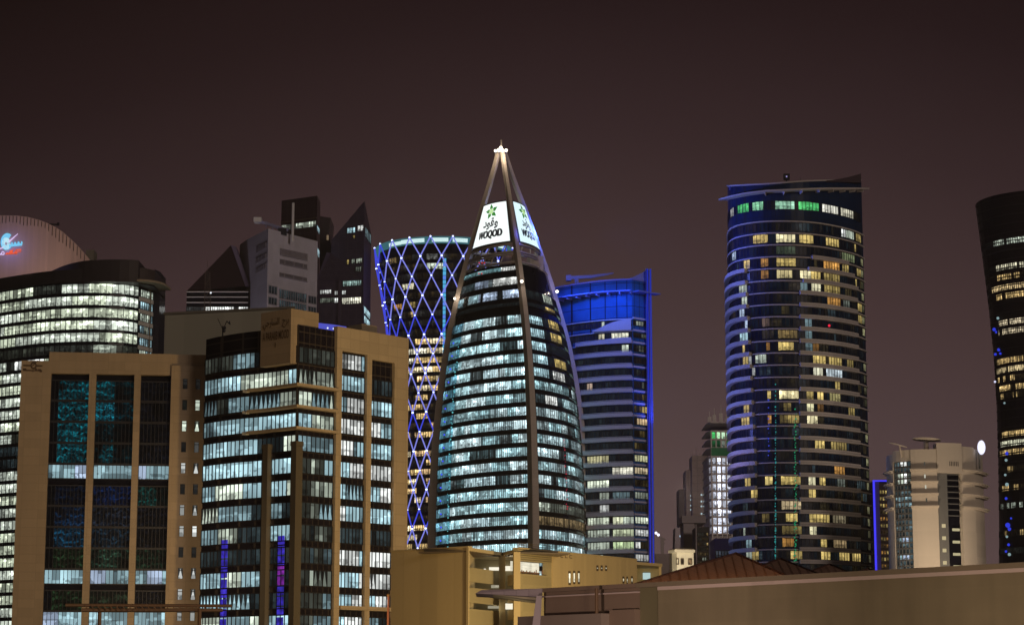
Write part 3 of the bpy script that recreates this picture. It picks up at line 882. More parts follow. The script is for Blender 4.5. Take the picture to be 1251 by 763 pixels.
    for xo in (-3.6, 3.6): b.tube([PT(253.5 + xo * 1.2, yb, Y), PT(253.5 + xo * .75, 332, Y)], .16, 4)
    for i in range(9):
        y0 = yb - i * 7.5; y1 = y0 - 7.5; k = 1.2 - i * .05; s = 3.6 * k * (1 if i % 2 else -1)
        b.tube([PT(253.5 - s, y0, Y), PT(253.5 + s, y1, Y)], .1, 4); b.tube([PT(253.5 - s, y1, Y), PT(253.5 + s, y1, Y)], .1, 4)
    b.tube([PT(253.5, 332, Y), PT(253.5, 318, Y)], .08, 4)
    b.build('lattice', M['mull_tan'], t4)
    b = MB(); b.ball(PT(257.5, 357.5, Y - 1), .35); b.build('lamp', emit('white mast lamp', (.8, .85, .9), 1.2), t4)


# ================================================================== 6. dark faceted towers
def faceted_towers():
    rnd = random.Random(9)
    mA = darkglass('brown black glass', (.028, .016, .02), .25, (2.4, 3.9, (.06, .045, .045)))
    mB = darkglass('violet black glass', (.045, .036, .06), .3, (2.6, 3.9, (.10, .08, .11)))
    t = thing('square_glass_tower', 'dark square glass tower with one lit floor rising behind the louvred tower', 'tower', XY(343.5, 300, 958))
    A, B = XY(343.5, 270, 960), XY(387, 270, 950); Bq = XY(391, 270, 962)
    zt = ZR(387, 239, 950)
    b = MB(); b.prism([A, B, Bq, (A[0] + 3, A[1] + 25)], 0, zt); b.build('body', mA, t)
    Pf = Path([A, B]); z1, z0 = ZR(387, 269.5, 950), ZR(387, 278.5, 950)
    g = [C(PALE, rnd.uniform(.35, .75)) if i > 9 or i in (0, 1, 2) else C(PALE, .12) for i in range(24)]
    b = MB(); b.panes(Pf, 0.02, .99, 24, z0 + .8, z1, .06, g, .25, .2); b.build('window_band', [M['far'], M['mull']], t)
    b = MB(); z = ZR(387, 266, 950); b.band(Pf, 0, 1, 1, z - .25, z + .25, 0, .4); b.build('ledge', M['mull_tan'], t)
    Ps = Path([B, Bq])
    for y0, y1, v in ((277, 283, .3), (303, 312, .5)):
        b = MB(); b.panes(Ps, .1, .9, 2, ZR(389, y1, 955), ZR(389, y0, 955), .06, [C(COOL, v)] * 2, 0); b.build('window', [M['far']], t)
    # narrow twisted tower
    t = thing('wedge_tower', 'narrow dark wedge shaped tower squeezed between the square and the pointed glass towers', 'tower', XY(397, 320, 985))
    Y = 985; b = MB()
    b.slabpoly([PT(390.5, 330, Y), PT(404.5, 420, Y), PT(404.5, 300, Y), PT(401.5, 285, Y), PT(404, 266, Y), PT(391, 264, Y)], (0, 20, 0)); b.poly([PT(390.5, 420, Y), PT(404.5, 420, Y), PT(390.5, 330, Y)])
    b.slabpoly([PT(390.5, 430, Y + 1), PT(404, 430, Y + 1), PT(404, 330, Y + 1), PT(390.5, 330, Y + 1)], (0, 18, 0))
    q = PT(391, 430, Y + 1)
    b.box(q[0], PT(404, 430, Y)[0], Y + 1, Y + 18, 0, q[2]); b.build('body', darkglass('grey black glass', (.035, .028, .032), .3, (2.5, 3.9, (.05, .04, .04))), t)
    b = MB(); b.slabpoly([PT(399, 293, Y - .3), PT(401.5, 293, Y - .3), PT(401.5, 287, Y - .3), PT(399, 287, Y - .3)], (0, .25, 0)); b.build('window', emit('faint warm window', (.35, .25, .15), .5), t)
    # pointed tower
    t = thing('pointed_glass_tower', 'dark glass tower with a sharp slanting triangular top left of the blue diagrid tower', 'tower', XY(424, 330, 950))
    A, B, Cc = XY(404.5, 330, 958), XY(444.3, 330, 950), XY(453, 330, 972)
    b = MB(); zt = ZR(444, 245.4, 950)
    b.prism([A, B, Cc, (A[0] + 4, A[1] + 22)], 0, [ZR(404.5, 293, 958), zt, ZR(452, 286, 972), ZR(404.5, 296, 975)]); b.build('body', mB, t)
    Pf = Path([A, B]); Ps = Path([B, Cc])
    def S_(px): return sx(Pf, px, 170)
    for x0, x1, y0, y1, c, v, n in ((423, 433, 278.5, 285, COOL, .55, 3), (436, 443, 277, 284, WHITE, .75, 2), (430, 433, 288, 292, YEL, .15, 1), (423, 426, 317, 323, YEL, .2, 1), (429, 433, 317, 323, PALE, .3, 2), (434.5, 442, 317, 323, PALE, .35, 3), (434, 441, 327, 333, PALE, .1, 3)):
        Yr = 954; b = MB(); b.panes(Pf, S_(x0), S_(x1), n, ZR(x0, y1, Yr), ZR(x0, y0, Yr), .06, [C(c, v * rnd.uniform(.8, 1.1)) for _ in range(n)], .2, .15); b.build('window', [M['far'], M['mull']], t)
    for y0, y1, v in ((281, 293, .12), (377, 386, .8), (388, 397, .75)):
        b = MB(); b.panes(Ps, .08, .95, 4, ZR(448, y1, 960), ZR(448, y0, 960), .06, [C(COOL, v * rnd.uniform(.7, 1.1)) for _ in range(4)], .2, .15); b.build('window', [M['far'], M['mull']], t)
    # lower faceted building in front
    t = thing('faceted_low_building', 'dark violet faceted glass building with sloping roof and several lit rows below the pointed tower', 'building', XY(415, 380, 930))
    A, B = XY(386, 360, 932), XY(441.5, 360, 926); zt = ZR(410, 343, 930)
    b = MB(); b.prism([A, B, (B[0] - 2, B[1] + 18), (A[0] + 3, A[1] + 18)], 0, zt)
    b.build('body', mB, t)
    r1, r2 = PT(399, 308, 940), PT(405, 309, 944)
    a3, b3 = (A[0], A[1], zt), (B[0], B[1], zt)
    b = MB(); b.poly([a3, b3, r2, r1]); b.poly([b3, (B[0] - 2, B[1] + 18, zt), r2]); b.poly([(A[0] + 3, A[1] + 18, zt), a3, r1]); b.poly([(B[0] - 2, B[1] + 18, zt), (A[0] + 3, A[1] + 18, zt), r1, r2])
    b.build('roof', mB, t)
    Pf = Path([A, B])
    def S_(px): return sx(Pf, px, 150)
    for x0, x1, y0, y1, c, v, n in ((418, 441, 343.5, 350, (.5, .75, .7), .38, 9), (390, 404, 353, 358, WHITE, .6, 5), (408, 412, 355, 360, WHITE, .4, 2), (417, 422, 355, 360, WHITE, .65, 2), (390, 408, 363, 369, PALE, .12, 7), (408, 412.5, 363.5, 370, WHITE, .55, 2), (417, 441, 364, 372, (.9, .88, .7), .7, 9)):
        b = MB(); b.panes(Pf, S_(x0), S_(x1), n, ZR(x0, y1, 929), ZR(x0, y0, 929), .06, [C(c, v * rnd.uniform(.7, 1.1)) for _ in range(n)], .2, .15); b.build('window_band', [M['far'], M['mull']], t)
    b = MB(); b.band(Pf, S_(413), S_(415.5), 1, 30, zt, 0, .8); b.build('fin', solid('violet grey fin', (.09, .07, .11), .6, .1), t)
    b = MB(); b.slabpoly([PT(396.5, 322, 931), PT(400, 322, 931), PT(401, 314, 936), PT(398, 314, 936)], (0, .2, 0)); 
    # blue lit canopy on the corner office roof
    t = thing('blue_roof_canopy', 'glowing blue roof canopy with a row of white lamps on the corner office roof', 'roof canopy', XY(405, 400, 404), z=ZR(405, 404.5, 404))
    Y = 404; b = MB(); b.slabpoly([PT(387.5, 404.5, Y), PT(423, 407, Y), PT(423, 398.8, Y), PT(407, 396.2, Y), PT(387.5, 394, Y)], (0, 4, 0)); b.build('panel', emit('blue lit panel', (.09, .10, .58), .9), t)
    for x, y in ((400.3, 400.5), (407.5, 401.2), (414.6, 402), (421.6, 402.5)):
        b = MB(); b.ball(PT(x, y, Y - .4), .16); b.build('lamp', emit('blue white lamp', (.75, .82, 1), 1.5), t)


# ================================================================== 7. waisted tower in a net of blue lights
def diagrid_tower():
    rnd = random.Random(12); Yc = 957.0
    tab = [(307, 82.3), (318, 81), (333, 79), (352, 75.5), (372, 71.5), (395, 68), (413, 65.5), (450, 61), (500, 56.5), (550, 53.5), (600, 53), (650, 55), (700, 59), (850, 76)]
    zt_ = [(ZR(541, y, Yc), r * Yc / F / .985) for y, r in tab][::-1]
    def R(z):
        if z <= zt_[0][0]: return zt_[0][1]
        for (a, ra), (b, rb) in zip(zt_, zt_[1:]):
            if z <= b: return ra + (rb - ra) * (z - a) / (b - a)
        return zt_[-1][1]
    cx = XY(541.5, 450, Yc)[0]
    def P_(t, z=0, off=0):
        th = pi + t * pi      # front half, left to right
        r = R(z) + off; return (cx + r * cos(th), Yc + r * sin(th))
    t = thing('diagrid_tower', 'round waisted glass tower wrapped in a diamond net of blue violet lights', 'tower', (cx, Yc))
    ztop = zt_[-1][0]; b = MB(); K = 40; lev = [0] + [z for z, _ in zt_] ; lev = sorted(set(lev + [ztop * i / 24 for i in range(24)]))
    lev = [z for z in lev if z <= ztop]
    def ring(z, dr=0): return [(cx + (R(z) + dr) * cos(2 * pi * i / K), Yc + (R(z) + dr) * sin(2 * pi * i / K), z) for i in range(K)]
    rs = [ring(z, -.5) for z in lev]
    for a, c in zip(rs, rs[1:]):
        for i in range(K):
            j = (i + 1) % K; b.quad(a[i], a[j], c[j], c[i])
    b.poly(rs[-1]); b.build('body', M['dark'], t)
    z313 = ZR(541, 305, Yc - 29); pitch = (z313 - ZR(541, 316.1, Yc - 29))
    floors = 0
    for k in range(60):
        zh = z313 - pitch * (k + .4); zl = zh - pitch * .62
        y = PROJ((cx, Yc - R(zh), zh))[1]
        if y > 690: break
        n = 54
        if y < 404: g = rooms(rnd, n, .04, 2, 4, (WARM, WHITE), (.12, .35), dark=.008)
        elif y < 450: g = rooms(rnd, n, .92, 3, 9, ((.95, .8, .5), (.9, .85, .65), WARM), (.5, 1.1), dark=.01)
        else: g = rooms(rnd, n, .5, 2, 6, ((.95, .8, .5), WARM, WARM, (.9, .6, .3)), (.4, 1.1), dark=.01)
        rects = [(522, 542, 314, 331, PALE, .75), (494, 506, 341, 351, (.9, .85, .6), .7), (480, 492, 366, 376, ORANGE, .45), (500, 508, 371, 377, YEL, .25), (476, 485, 307, 322, WARM, .1)]
        g = lit_from(P_, 0, 1, n, zl, zh, rects, g, rnd, 0, 5.4)
        b = MB(); b.panes(P_, 0.0, 1.0, n, zl, zh, 0.0, g, .22, .15); b.build('window_band', [M['far'], M['mull']], t)
    # glowing top rim
    b = MB(); z = ztop
    mrim = emit('teal rim light', (.05, .17, .20), .8); mrimw = emit('white rim light', (.62, .85, .85), 1.1)
    b.band(P_, 0, 1, 40, z - 2.3, z + .6, -.8, .5, 0)
    b.band(P_, .22, .3, 4, z - 1.9, z - .4, .5, .6, 1)
    for a, c in ((.30, .42), (.455, .53), (.55, .62), (.64, .86)): b.band(P_, a, c, 8, z - 1.8, z - .1, .5, .6, 1)
    b.build('roof_rim', [mrim, mrimw], t)
    # diagonals
    mst = emit('violet lit strut', (.24, .26, .88), .95); mst2 = emit('deep blue lit strut', (.06, .08, .85), .9); mnd = emit('blue white lamp node', (.55, .65, 1.0), 3.0)
    step = ZR(541, 293.5, Yc - 29) - ZR(541, 316.6, Yc - 29)
    nlev = int(ztop / step) + 1
    for fam in (1, -1):
        for j in range(20):
            pts = []; front = []
            for k in range(nlev + 1):
                z = ztop + .5 - step * k
                if z < 0: break
                th = radians(-90 + 9 + 18 * j + fam * 9 * k); r = R(z) + 1.1
                pts.append((cx + r * cos(th), Yc + r * sin(th), z)); front.append(sin(th) < .35)
            b = MB(); vis = False
            for k in range(len(pts) - 1):
                th = math.atan2(pts[k][1] - Yc, pts[k][0] - cx)
                edge = abs(cos(th)) > .88
                b.tube([pts[k], pts[k + 1]], .29, 5, 1 if (edge or k % 5 == 4) else 0, caps=False)
                if fam == 1:
                    b.ball(pts[k], .5 if k % 2 else .42, 2, 6, 4)
            b.build('diagonal_strut', [mst, mst2, mnd], t)
    # coloured light column down the middle
    b = MB(); za, zb = ZR(541, 316, Yc - 28), ZR(541, 452, Yc - 24)
    nn = 26
    for i in range(nn):
        z1 = za + (zb - za) * i / nn; z0 = za + (zb - za) * (i + .82) / nn
        b.band(P_, .506, .521, 1, z0, z1, 0, .6, int(i % 3 == 1))
    b.build('light_column', [emit('cyan lamp', (.10, .50, .85), .9), emit('blue lamp', (.12, .28, .95), .9)], t)
    return t


# ================================================================== 8. tapering tower with three legs and lit signs
def tapering_tower():
    rnd = random.Random(21)
    ax = XY(612, 400, 668); ax = Vector((ax[0], 668))
    # leg feet in plan
    V = {k: Vector(XY(px, 670, Y)) for k, px, Y in (('l', 530, 679), ('f', 652, 646), ('r', 716, 688))}
    tab = [(182, .03), (200, .09), (222, .175), (244, .265), (272, .37), (300, .475), (330, .578), (370, .695), (400, .775), (440, .85), (480, .905), (530, .953), (600, .99), (670, 1.0), (760, .99), (846, .96)]
    zt_ = [(ZR(612, y, 668 - 18 * s), s) for y, s in tab][::-1]; zt_[0] = (0, .95)
    def sc(z):
        if z <= 0: return zt_[0][1]
        for (a, ra), (b, rb) in zip(zt_, zt_[1:]):
            if z <= b: return ra + (rb - ra) * (z - a) / (b - a)
        return zt_[-1][1]
    def face(A, B, bulge):
        d = (B - A).normalized(); nrm = Vector((d.y, -d.x)); Ln = (B - A).length
        def f(t, z=0, off=0):
            # smooth outline through the table
            q = A.lerp(B, t) + nrm * (bulge * Ln * 4 * t * (1 - t)); k = sc(z)
            return tuple(ax + (q - ax) * k + nrm * off)
        return f
    FL = face(V['l'], V['f'], .10); FR = face(V['f'], V['r'], .10); FB = face(V['r'], V['l'], .10)
    t = thing('tapering_tower', 'tall tapering glass tower with stone ribs meeting at a lit tip above white signs', 'tower', tuple(ax))
    # floor heights measured beside the front rib
    def zy(y): return ZR(640, y, 668 - 18 * .8)
    z0h = zy(384.5); pitch = (z0h - zy(384.5 + 16.35 * 10)) / 10
    zroof = zy(303) 
    ztopfl = z0h + pitch * 4.05
    body = MB(); lev = [ztopfl * i / 40 for i in range(41)]; K = 12
    def ringpts(z, off): return [(*f(i / K, z, off), z) for f in (FL, FR, FB) for i in range(K)]
    rs = [ringpts(z, -.4) for z in lev]
    for a, c in zip(rs, rs[1:]):
        for i in range(len(a)):
            j = (i + 1) % len(a); body.quad(a[i], a[j], c[j], c[i])
    body.poly(rs[-1]); body.build('body', M['dark'], t)
    # floors
    mteal = M['cool']
    for k in range(-3, 26):
        zh = z0h - pitch * k; zl = zh - pitch * .68
        if zl < 0: break
        nL, nR = 58, 36; fb = 1.25
        cols = ((.50, .77, .82), (.66, .86, .90), (.42, .70, .76), (.58, .80, .86))
        gl = rooms(rnd, nL, .95, 3, 10, cols, (.32, 1.05), dark=.04); gr = rooms(rnd, nR, .86, 2, 6, cols, (.2, .7), dark=.02)
        if k == -1: gl = [C(COOL, .008)] * nL
        if k == -1: zl = zh - pitch * .3
        if k == -2:
            gl = [C(COOL, .008)] * nL
            for a, b_, v in ((0, 9, .6), (15, 28, .55), (30, 42, .5), (46, 57, .75)):
                for i in range(a, b_): gl[i] = C(BLUEW if i > 25 else COOL, v * rnd.uniform(.6, 1.1))
        if k == -3:
            gl = [C((.6, .75, .8), rnd.uniform(.05, .2)) for _ in range(nL)]
            for i in range(8, 20): gl[i] = C(COOL, .05)
            for i in range(38, 57): gl[i] = C(WHITE, .6 * rnd.uniform(.8, 1.1))
            for i in range(20, 34): gl[i] = C(BLUEW, .3 * rnd.uniform(.4, 1.2))
        if k < 5:
            gr = [C(COOL, .01)] * nR
            if k >= 0 and k not in (9,):
                for i in range(0, 8): gr[i] = C(COOL, .6 * rnd.uniform(.6, 1.1))
            if k == -3:
                for i in list(range(0, 5)) + list(range(11, 18)): gr[i] = C(COOL, .5 * rnd.uniform(.6, 1.1))
            if k in (-2, -1, 0, 1, 3):
                for i in range(12, 21): gr[i] = C(YEL if k != -2 else PALE, .5 * rnd.uniform(.4, 1.1))
            for i in range(29, 36): gr[i] = C((.45, .7, .66), .5 * rnd.uniform(.6, 1.1))
        if k == 4:
            for i in range(10, 18): gr[i] = C(WHITE, .5 * rnd.uniform(.3, 1.2))
        if k in (6,): gr[:14] = [C(COOL, .03)] * 5 + [C(WHITE, .6)] * 6 + [C(COOL, .03)] * 3
        if k >= 5:
            for i in range(30, 36): gr[i] = C((.35, .62, .6), .45 * rnd.uniform(.6, 1.1))
            if k == 14:
                gr = [C(PALE, .06 if i > 4 else .3) for i in range(nR)]
            if k == 15: gr = [C((.7, .5, .25), .18 * rnd.uniform(.4, 1.2)) for i in range(nR)]
        # panes at the left end glow dimmer and more cyan
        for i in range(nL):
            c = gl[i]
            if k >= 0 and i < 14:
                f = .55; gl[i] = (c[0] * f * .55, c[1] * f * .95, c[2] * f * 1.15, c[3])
        if k == -3: zl = zh - pitch * .62
        b = MB(); gl = [(c[0] * fb, c[1] * fb, c[2] * fb, c[3]) for c in gl]; b.panes(FL, .02, .985, nL, zl, zh, .05, gl, .07, .12); b.build('window_band', [mteal, M['mull']], t)
        if k > -3:
            b = MB(); gr = [(c[0] * fb, c[1] * fb, c[2] * fb, c[3]) for c in gr]; b.panes(FR, .02, .98, nR, zl, zh, .05, gr, .07, .12); b.build('window_band', [mteal, M['mull']], t)
    # thin lit floor just under the open crown
    zc1 = z0h + pitch * 3.85; b = MB(); g = [C((.3, .6, .65), rnd.uniform(.25, .6)) for _ in range(44)]
    for i in range(34, 44): g[i] = C(WHITE, .7)
    b.panes(FL, .02, .98, 44, zc1 - 1.4, zc1, .05, g, .12, .1); b.build('window_band', [M['cool'], M['mull']], t)
    # ribs
    mleg = solid('grey concrete rib', (.50, .44, .40), .8, .12, .2, joint=(50, 2.6), jdark=.86)
    zs = [zt_[-1][0] * i / 60 for i in range(61)]
    for kname in ('l', 'f', 'r'):
        b = MB(); A = V[kname]; rad = (A - ax).normalized(); tn = Vector((-rad.y, rad.x)); prev = None
        for z in zs:
            k = sc(z); c = ax + (A - ax) * k; wd = (.55 + .75 * min(1, (1 - z / zs[-1]) * 1.5)); dp = wd * 1.0
            q = [c + rad * dp * 1.3 + tn * wd * .8, c - rad * dp + tn * wd, c - rad * dp - tn * wd, c + rad * dp * 1.3 - tn * wd * .8]
            q = [(p.x, p.y, z) for p in q]
            if prev:
                for i in range(4):
                    j = (i + 1) % 4; b.quad(prev[j], prev[i], q[i], q[j])
            prev = q
        b.poly(prev); b.build('rib', mleg, t)
    # crown: ring beams, plant room and struts under the signs
    zs0, zs1 = zy(290), zy(238)
    b = MB()
    for z, r in ((zs0 - .8, .7), (zs0 - 3.4, .5), (ztopfl + .6, .4), ((zs0 + ztopfl) / 2 - .5, .3)):
        b = MB()
        for f in (FL, FR, FB): b.band(f, 0, 1, 12, z - r / 2, z + r / 2, -.9, .1)
        b.build('ring_beam', mleg, t)
    b = MB(); 
    for f, n in ((FL, 6), (FR, 4)):
        for i in range(n):
            a = f((i + .2) / n, ztopfl, -1); c = f((i + .9) / n, zs0, -1)
            b.tube([(*a, ztopfl), (*c, zs0 - 1)], .22, 5)
    b.build('crown_bracing', mleg, t)
    a = FL(.62, ztopfl, -4); b = MB(); b.box(a[0], a[0] + 6, a[1], a[1] + 6, ztopfl, ztopfl + 5.2); b.build('plant_room', solid('brown plant room', (.28, .18, .13), .8, .2, joint=(1.2, 6), jdark=.5), t)
    a = FR(.45, ztopfl, -4); b = MB(); b.box(a[0], a[0] + 5, a[1], a[1] + 6, ztopfl, ztopfl + 4.4); b.build('plant_room', mleg, t)
    # signs
    mw = emit('white lightbox', (.93, 1.0, .98), 1.15, True); mw2 = emit('blue white lightbox', (.72, .93, 1.0), 1.15, True)
    navy = solid('navy letters', (.004, .012, .05), .6, 0); mg = solid('green petals', (.02, .26, .03), .6, 0); my = emit('yellow green star heart', (.55, .85, .35), 1.0)
    mg2 = emit('green petal light', (.03, .24, .03), .9)
    for f, u0, u1, mm, sh, sw in ((FL, .10, .93, mw, 0, 1), (FR, .08, .90, mw2, -.07, .84)):
        b = MB(); n = 16
        def P3(u, v, off=.3):
            z = zs0 + (zs1 - zs0) * v; return (*f(u0 + (u1 - u0) * u, z, off), z)
        for i in range(n):
            for j in range(4):
                b.quad(P3(i / n, j / 4), P3((i + 1) / n, j / 4), P3((i + 1) / n, (j + 1) / 4), P3(i / n, (j + 1) / 4))
        sg = b.build('sign_face', mm, t)
        b = MB()
        for z, dz in ((zs0, -.5), (zs1, .4)): b.band(f, u0, u1, 12, min(z, z + dz), max(z, z + dz), -.5, .35)
        for uu in (u0, u1):
            for j in range(4):
                za, zb = zs0 + (zs1 - zs0) * j / 4, zs0 + (zs1 - zs0) * (j + 1) / 4
                p, q = f(uu, za, .36), f(uu, za, -.5); p2, q2 = f(uu, zb, .36), f(uu, zb, -.5)
                b.quad((*p, za), (*q, za), (*q2, zb), (*p2, zb))
        b.build('sign_frame', M['mull'], sg)
        fn = lambda u, v: P3(u, v, .42)
        b = MB()
        for du, dv, do in ((0, 0, .42), (.018, 0, .44), (.009, .012, .46), (-.012, .006, .48)):
            put_text(b, "WOQOD", lambda u, v: P3(u + du, v + dv, do), (.17 + sh, (.84 + sh) * sw, .12, .33), shear=.08)
        put_text(b, "\ufea9\ufeee\ufed7\ufeed", fn, (.26 + sh, (.74 + sh) * sw, .36, .64), bold=.03); b.build('lettering', navy, sg)
        b = MB(); b2 = MB(); cu, cv = .49 + sh, .80
        for i in range(5):
            a = radians(90 + 8 + 72 * i)
            def q(r, da, o=.42): return P3(cu + r * cos(a + da) * 1.05, cv + r * sin(a + da) * .82, o)
            b.poly([q(.02, 0), q(.13, .52), q(.235, .05), q(.13, -.5)]); b2.poly([q(.0, 0, .5), q(.06, .6, .5), q(.11, 0, .5), q(.06, -.6, .5)])
        b.build('star', mg2, sg); b2.build('star_heart', my, sg)
    # blue glow from a lamp behind the right sign
    a = FR(.97, zs0 + 5, 2.5)
    point('blue_sign_lamp', (a[0], a[1], (zs0 + zs1) / 2), 9000, (.05, .12, 1.0), .8)
    a = FL(.99, zs0 + 5, 2.0); point('blue_rib_lamp', (a[0] + 4, a[1], zs0 + 2), 1100, (.08, .12, 1.0), .8)
    # tip
    b = MB(); z = zs[-1]; b.tube([(ax.x, ax.y, z - 1), (ax.x, ax.y, z + 3)], .25, 6)
    b.box(ax.x - 1.9, ax.x + 1.9, ax.y - 1.4, ax.y + 1.4, z - 1.2, z - .6); b.build('tip_platform', mleg, t)
    for x, y, r in ((605.3, 184.2, .55), (609.6, 183.2, .7), (612.0, 180.3, .6), (614, 184, .7), (618.4, 183.6, .6)):
        b = MB(); b.ball(PT(x, y, 663.5), r * .8); b.build('tip_lamp', emit('warm white tip lamp', (1, .9, .72), 4.0), t)
    point('tip_light', (ax.x, ax.y - 5, z - 2), 2500, (1, .8, .55), .6)
    for x, y, Yl, s in ((637.5, 343.5, 650, .5), (680.5, 356, 676, .5), (555.5, 364.5, 674, .42), (668, 360.5, 668, .3)):
        b = MB(); p = PT(x, y, Yl); b.ball(p, s); b.build('rib_lamp', emit('warm rib lamp', (1, .9, .75), 3), t)
        point('rib_light', (p[0], p[1] - 2, p[2]), 350, (1, .8, .6), .3)
    # red and blue tell-tales and lit dots near the left edge
    b = MB(); rl = [(585.5, 321), (589, 321), (592, 321), (585, 334), (588.5, 334)]
    for x, y in rl: b.ball(PT(x, y, 655), .22)
    b.build('red_lamps', emit('red lamp', (.7, .02, .02), 1), t)
    b = MB()
    for k in range(24):
        zz = z0h - pitch * (k + 1.4)
        if zz < 20: break
        p = FL(.13 + .01 * sin(k), zz, .5); b.ball((*p, zz), .28)
    b.build('edge_lamps', emit('blue edge lamp', (.05, .08, .95), 1.2), t)
    b = MB()
    for k in range(60):
        zz = zy(668) + (zy(400) - zy(668)) * k / 60 + rnd.uniform(-.6, .6); p = FL(.235 + rnd.uniform(-.012, .012), zz, .4); b.ball((*p, zz), rnd.uniform(.12, .3), n=5, m=4)
    b.build('cyan_dot_string', emit('cyan dot string', (.15, .62, .68), .8), t)  # column of small glowing cyan dots on the left face
    b = MB()
    for k in range(30):
        zz = zy(620) + (zy(530) - zy(620)) * k / 30 + rnd.uniform(-.6, .6); p = FR(.36 + rnd.uniform(-.01, .01), zz, .4); b.ball((*p, zz), rnd.uniform(.1, .22), n=5, m=4)
    b.build('red_dot_string', emit('red dot string', (.6, .03, .06), .8), t)  # column of small glowing red dots on the right face
    return t


# ================================================================== 9. blue floodlit tower
def blue_tower():
    rnd = random.Random(31); ROW = 450
    L_ = pxpath([(640, 708), (670, 698), (700, 689.5), (740, 682.5), (773, 680)], ROW, 5)
    R_ = pxpath([(773, 680), (790, 684)], ROW)
    t = thing('blue_lit_tower', 'curved glass tower floodlit deep blue with pale balcony bands and an upswept crest', 'tower', L_(1))
    z0 = ZR(773, 419.5, 680); pitch = (z0 - ZR(773, 419.5 + 149.4, 680)) / 10
    zt = ZR(773, 342, 680)
    mb_ = darkglass('blue tinted glass', (.012, .075, .20), .35, (2.6, 3.7, (.002, .008, .03)))
    Bk = R_(1); a = L_(0)
    b = MB(); b.prism([L_(i / 20) for i in range(21)] + [Bk, (Bk[0], Bk[1] + 26), (a[0] + 6, a[1] + 22)], 0, zt); b.build('body', mb_, t)
    def S_(px): return sx(L_, px, 120)
    # balconies and windows
    mbal = solid('pale balcony panel', (.50, .50, .56), .7, .06)
    rects = [(732, 738, 404, 415, (.9, .85, .6), .7), (746, 767, 403, 417, (.95, .95, .75), .95), (734, 738, 388, 398, PALE, .6), (762, 769.5, 420, 433, PALE, .8), (777, 785, 390, 404, PALE, .35), (716, 723, 464, 476, (.8, .6, .45), .55),
             (785, 793, 498, 511, YEL, .55), (777, 793, 512, 526, (.85, .62, .35), .55), (719, 742, 557, 569, (.85, .8, .45), .5), (777, 793, 558, 571, (.85, .85, .5), .6), (749, 772, 573, 585, (.95, .92, .75), .8), (777, 793, 573, 587, (.85, .7, .45), .55),
             (720, 742, 588, 600, (.85, .95, .75), 1.0), (733, 742, 603, 615, PALE, .45), (733, 743, 618, 630, WHITE, .6), (750, 771, 604, 616, COOL, .18), (777, 792, 604, 616, PALE, .2),
             (720, 743, 633, 646, (.85, .95, .75), .75), (749, 761, 633, 646, (.9, .95, .65), .85), (761, 772, 633, 646, PALE, .6), (777, 794, 633, 646, (.85, .95, .75), .75),
             (720, 743, 648, 661, PALE, .55), (749, 773, 648, 661, (.8, .9, .6), .6), (777, 794, 648, 661, WHITE, .75), (720, 743, 663, 676, PALE, .65), (749, 773, 663, 676, (.7, .9, .5), .75), (777, 782, 663, 676, WHITE, .7), (720, 735, 678, 690, PALE, .5), (777, 794, 678, 692, WHITE, .6)]
    for k in range(-2, 26):
        zb = z0 - pitch * k
        if zb < 4: break
        if k >= 0 or k == -1:
            s0 = {-1: S_(745), 0: S_(706)}.get(k, 0.0)
            if k >= 0:
                e = MB(); e.band(L_, s0, 1, 24, zb, zb + 1.15, -.3, 1.5)
                e.build('balcony', mbal, t)
                e = MB(); e.band(L_, max(s0, .02), .998, 24, zb + 1.3, zb + 1.45, 1.38, 1.46); e.build('balcony_rail', mbal, t)
        e = MB(); e.band(R_, 0, 1, 1, zb + .2, zb + .75, -.3, .5); e.build('floor_line', mbal, t)
        if k < 1:
            e = MB(); e.band(L_, 0, 1, 24, zb, zb + .3, -.3, .4); e.build('floor_line', mbal, t)
        zh = zb - .25; zl = zb - pitch + 1.2
        if k in (-2, -1): zl += .6
        g0 = []
        for i in range(40):
            v = rnd.random(); g0.append((.004, .02, .05, 0) if v < .6 else (.006, .05, .12, 0))
        g0 = rooms(rnd, 40, .06 if k > 6 else 0, 2, 5, (COOL,), (.04, .2), dark=.006)
        b = MB(); s1 = .998
        g = lit_from(L_, .02, s1, 40, zl, zh, rects, g0, rnd); b.panes(L_, .02, s1, 40, zl, zh, .06, g, .14, .12); b.build('window_band', [M['dusty'], M['mull']], t)
        g0 = rooms(rnd, 5, .2, 1, 3, (YEL, PALE), (.03, .15), dark=.006); b = MB()
        g = lit_from(R_, .05, .98, 5, zl + .3, zh, rects, g0, rnd); b.panes(R_, .05, .98, 5, zl + .3, zh, .06, g, .14, .12); b.build('window_band', [M['warm'], M['mull']], t)
    # curved canopies
    for (x0, x1, yb, hh, ) in ((727, 772, 403.5, 11), (706, 773, 419.5, 5)):
        a0 = S_(x0); zb = ZR(773, yb, 680); e = MB(); n = 14
        for i in range(n):
            u0, u1 = i / n, (i + 1) / n; A0, A1 = a0 + (.998 - a0) * u0, a0 + (.998 - a0) * u1
            h0 = .5 + (hh / 3.97) * sin(min(1, u0 * 1.15) * pi / 2) ** 1.4; h1 = .5 + (hh / 3.97) * sin(min(1, u1 * 1.15) * pi / 2) ** 1.4
            p, q = L_(A0, 0, 1.6), L_(A1, 0, 1.6); p2, q2 = L_(A0, 0, .1), L_(A1, 0, .1)
            e.quad((*p, zb), (*q, zb), (*q, zb + h1), (*p, zb + h0)); e.quad((*p2, zb), (*p, zb), (*p, zb + h0), (*p2, zb + h0)); e.quad((*p2, zb), (*q2, zb), (*q, zb), (*p, zb)); e.quad((*p, zb + h0), (*q, zb + h1), (*q2, zb + h1), (*p2, zb + h0))
        e.build('canopy', mbal, t)
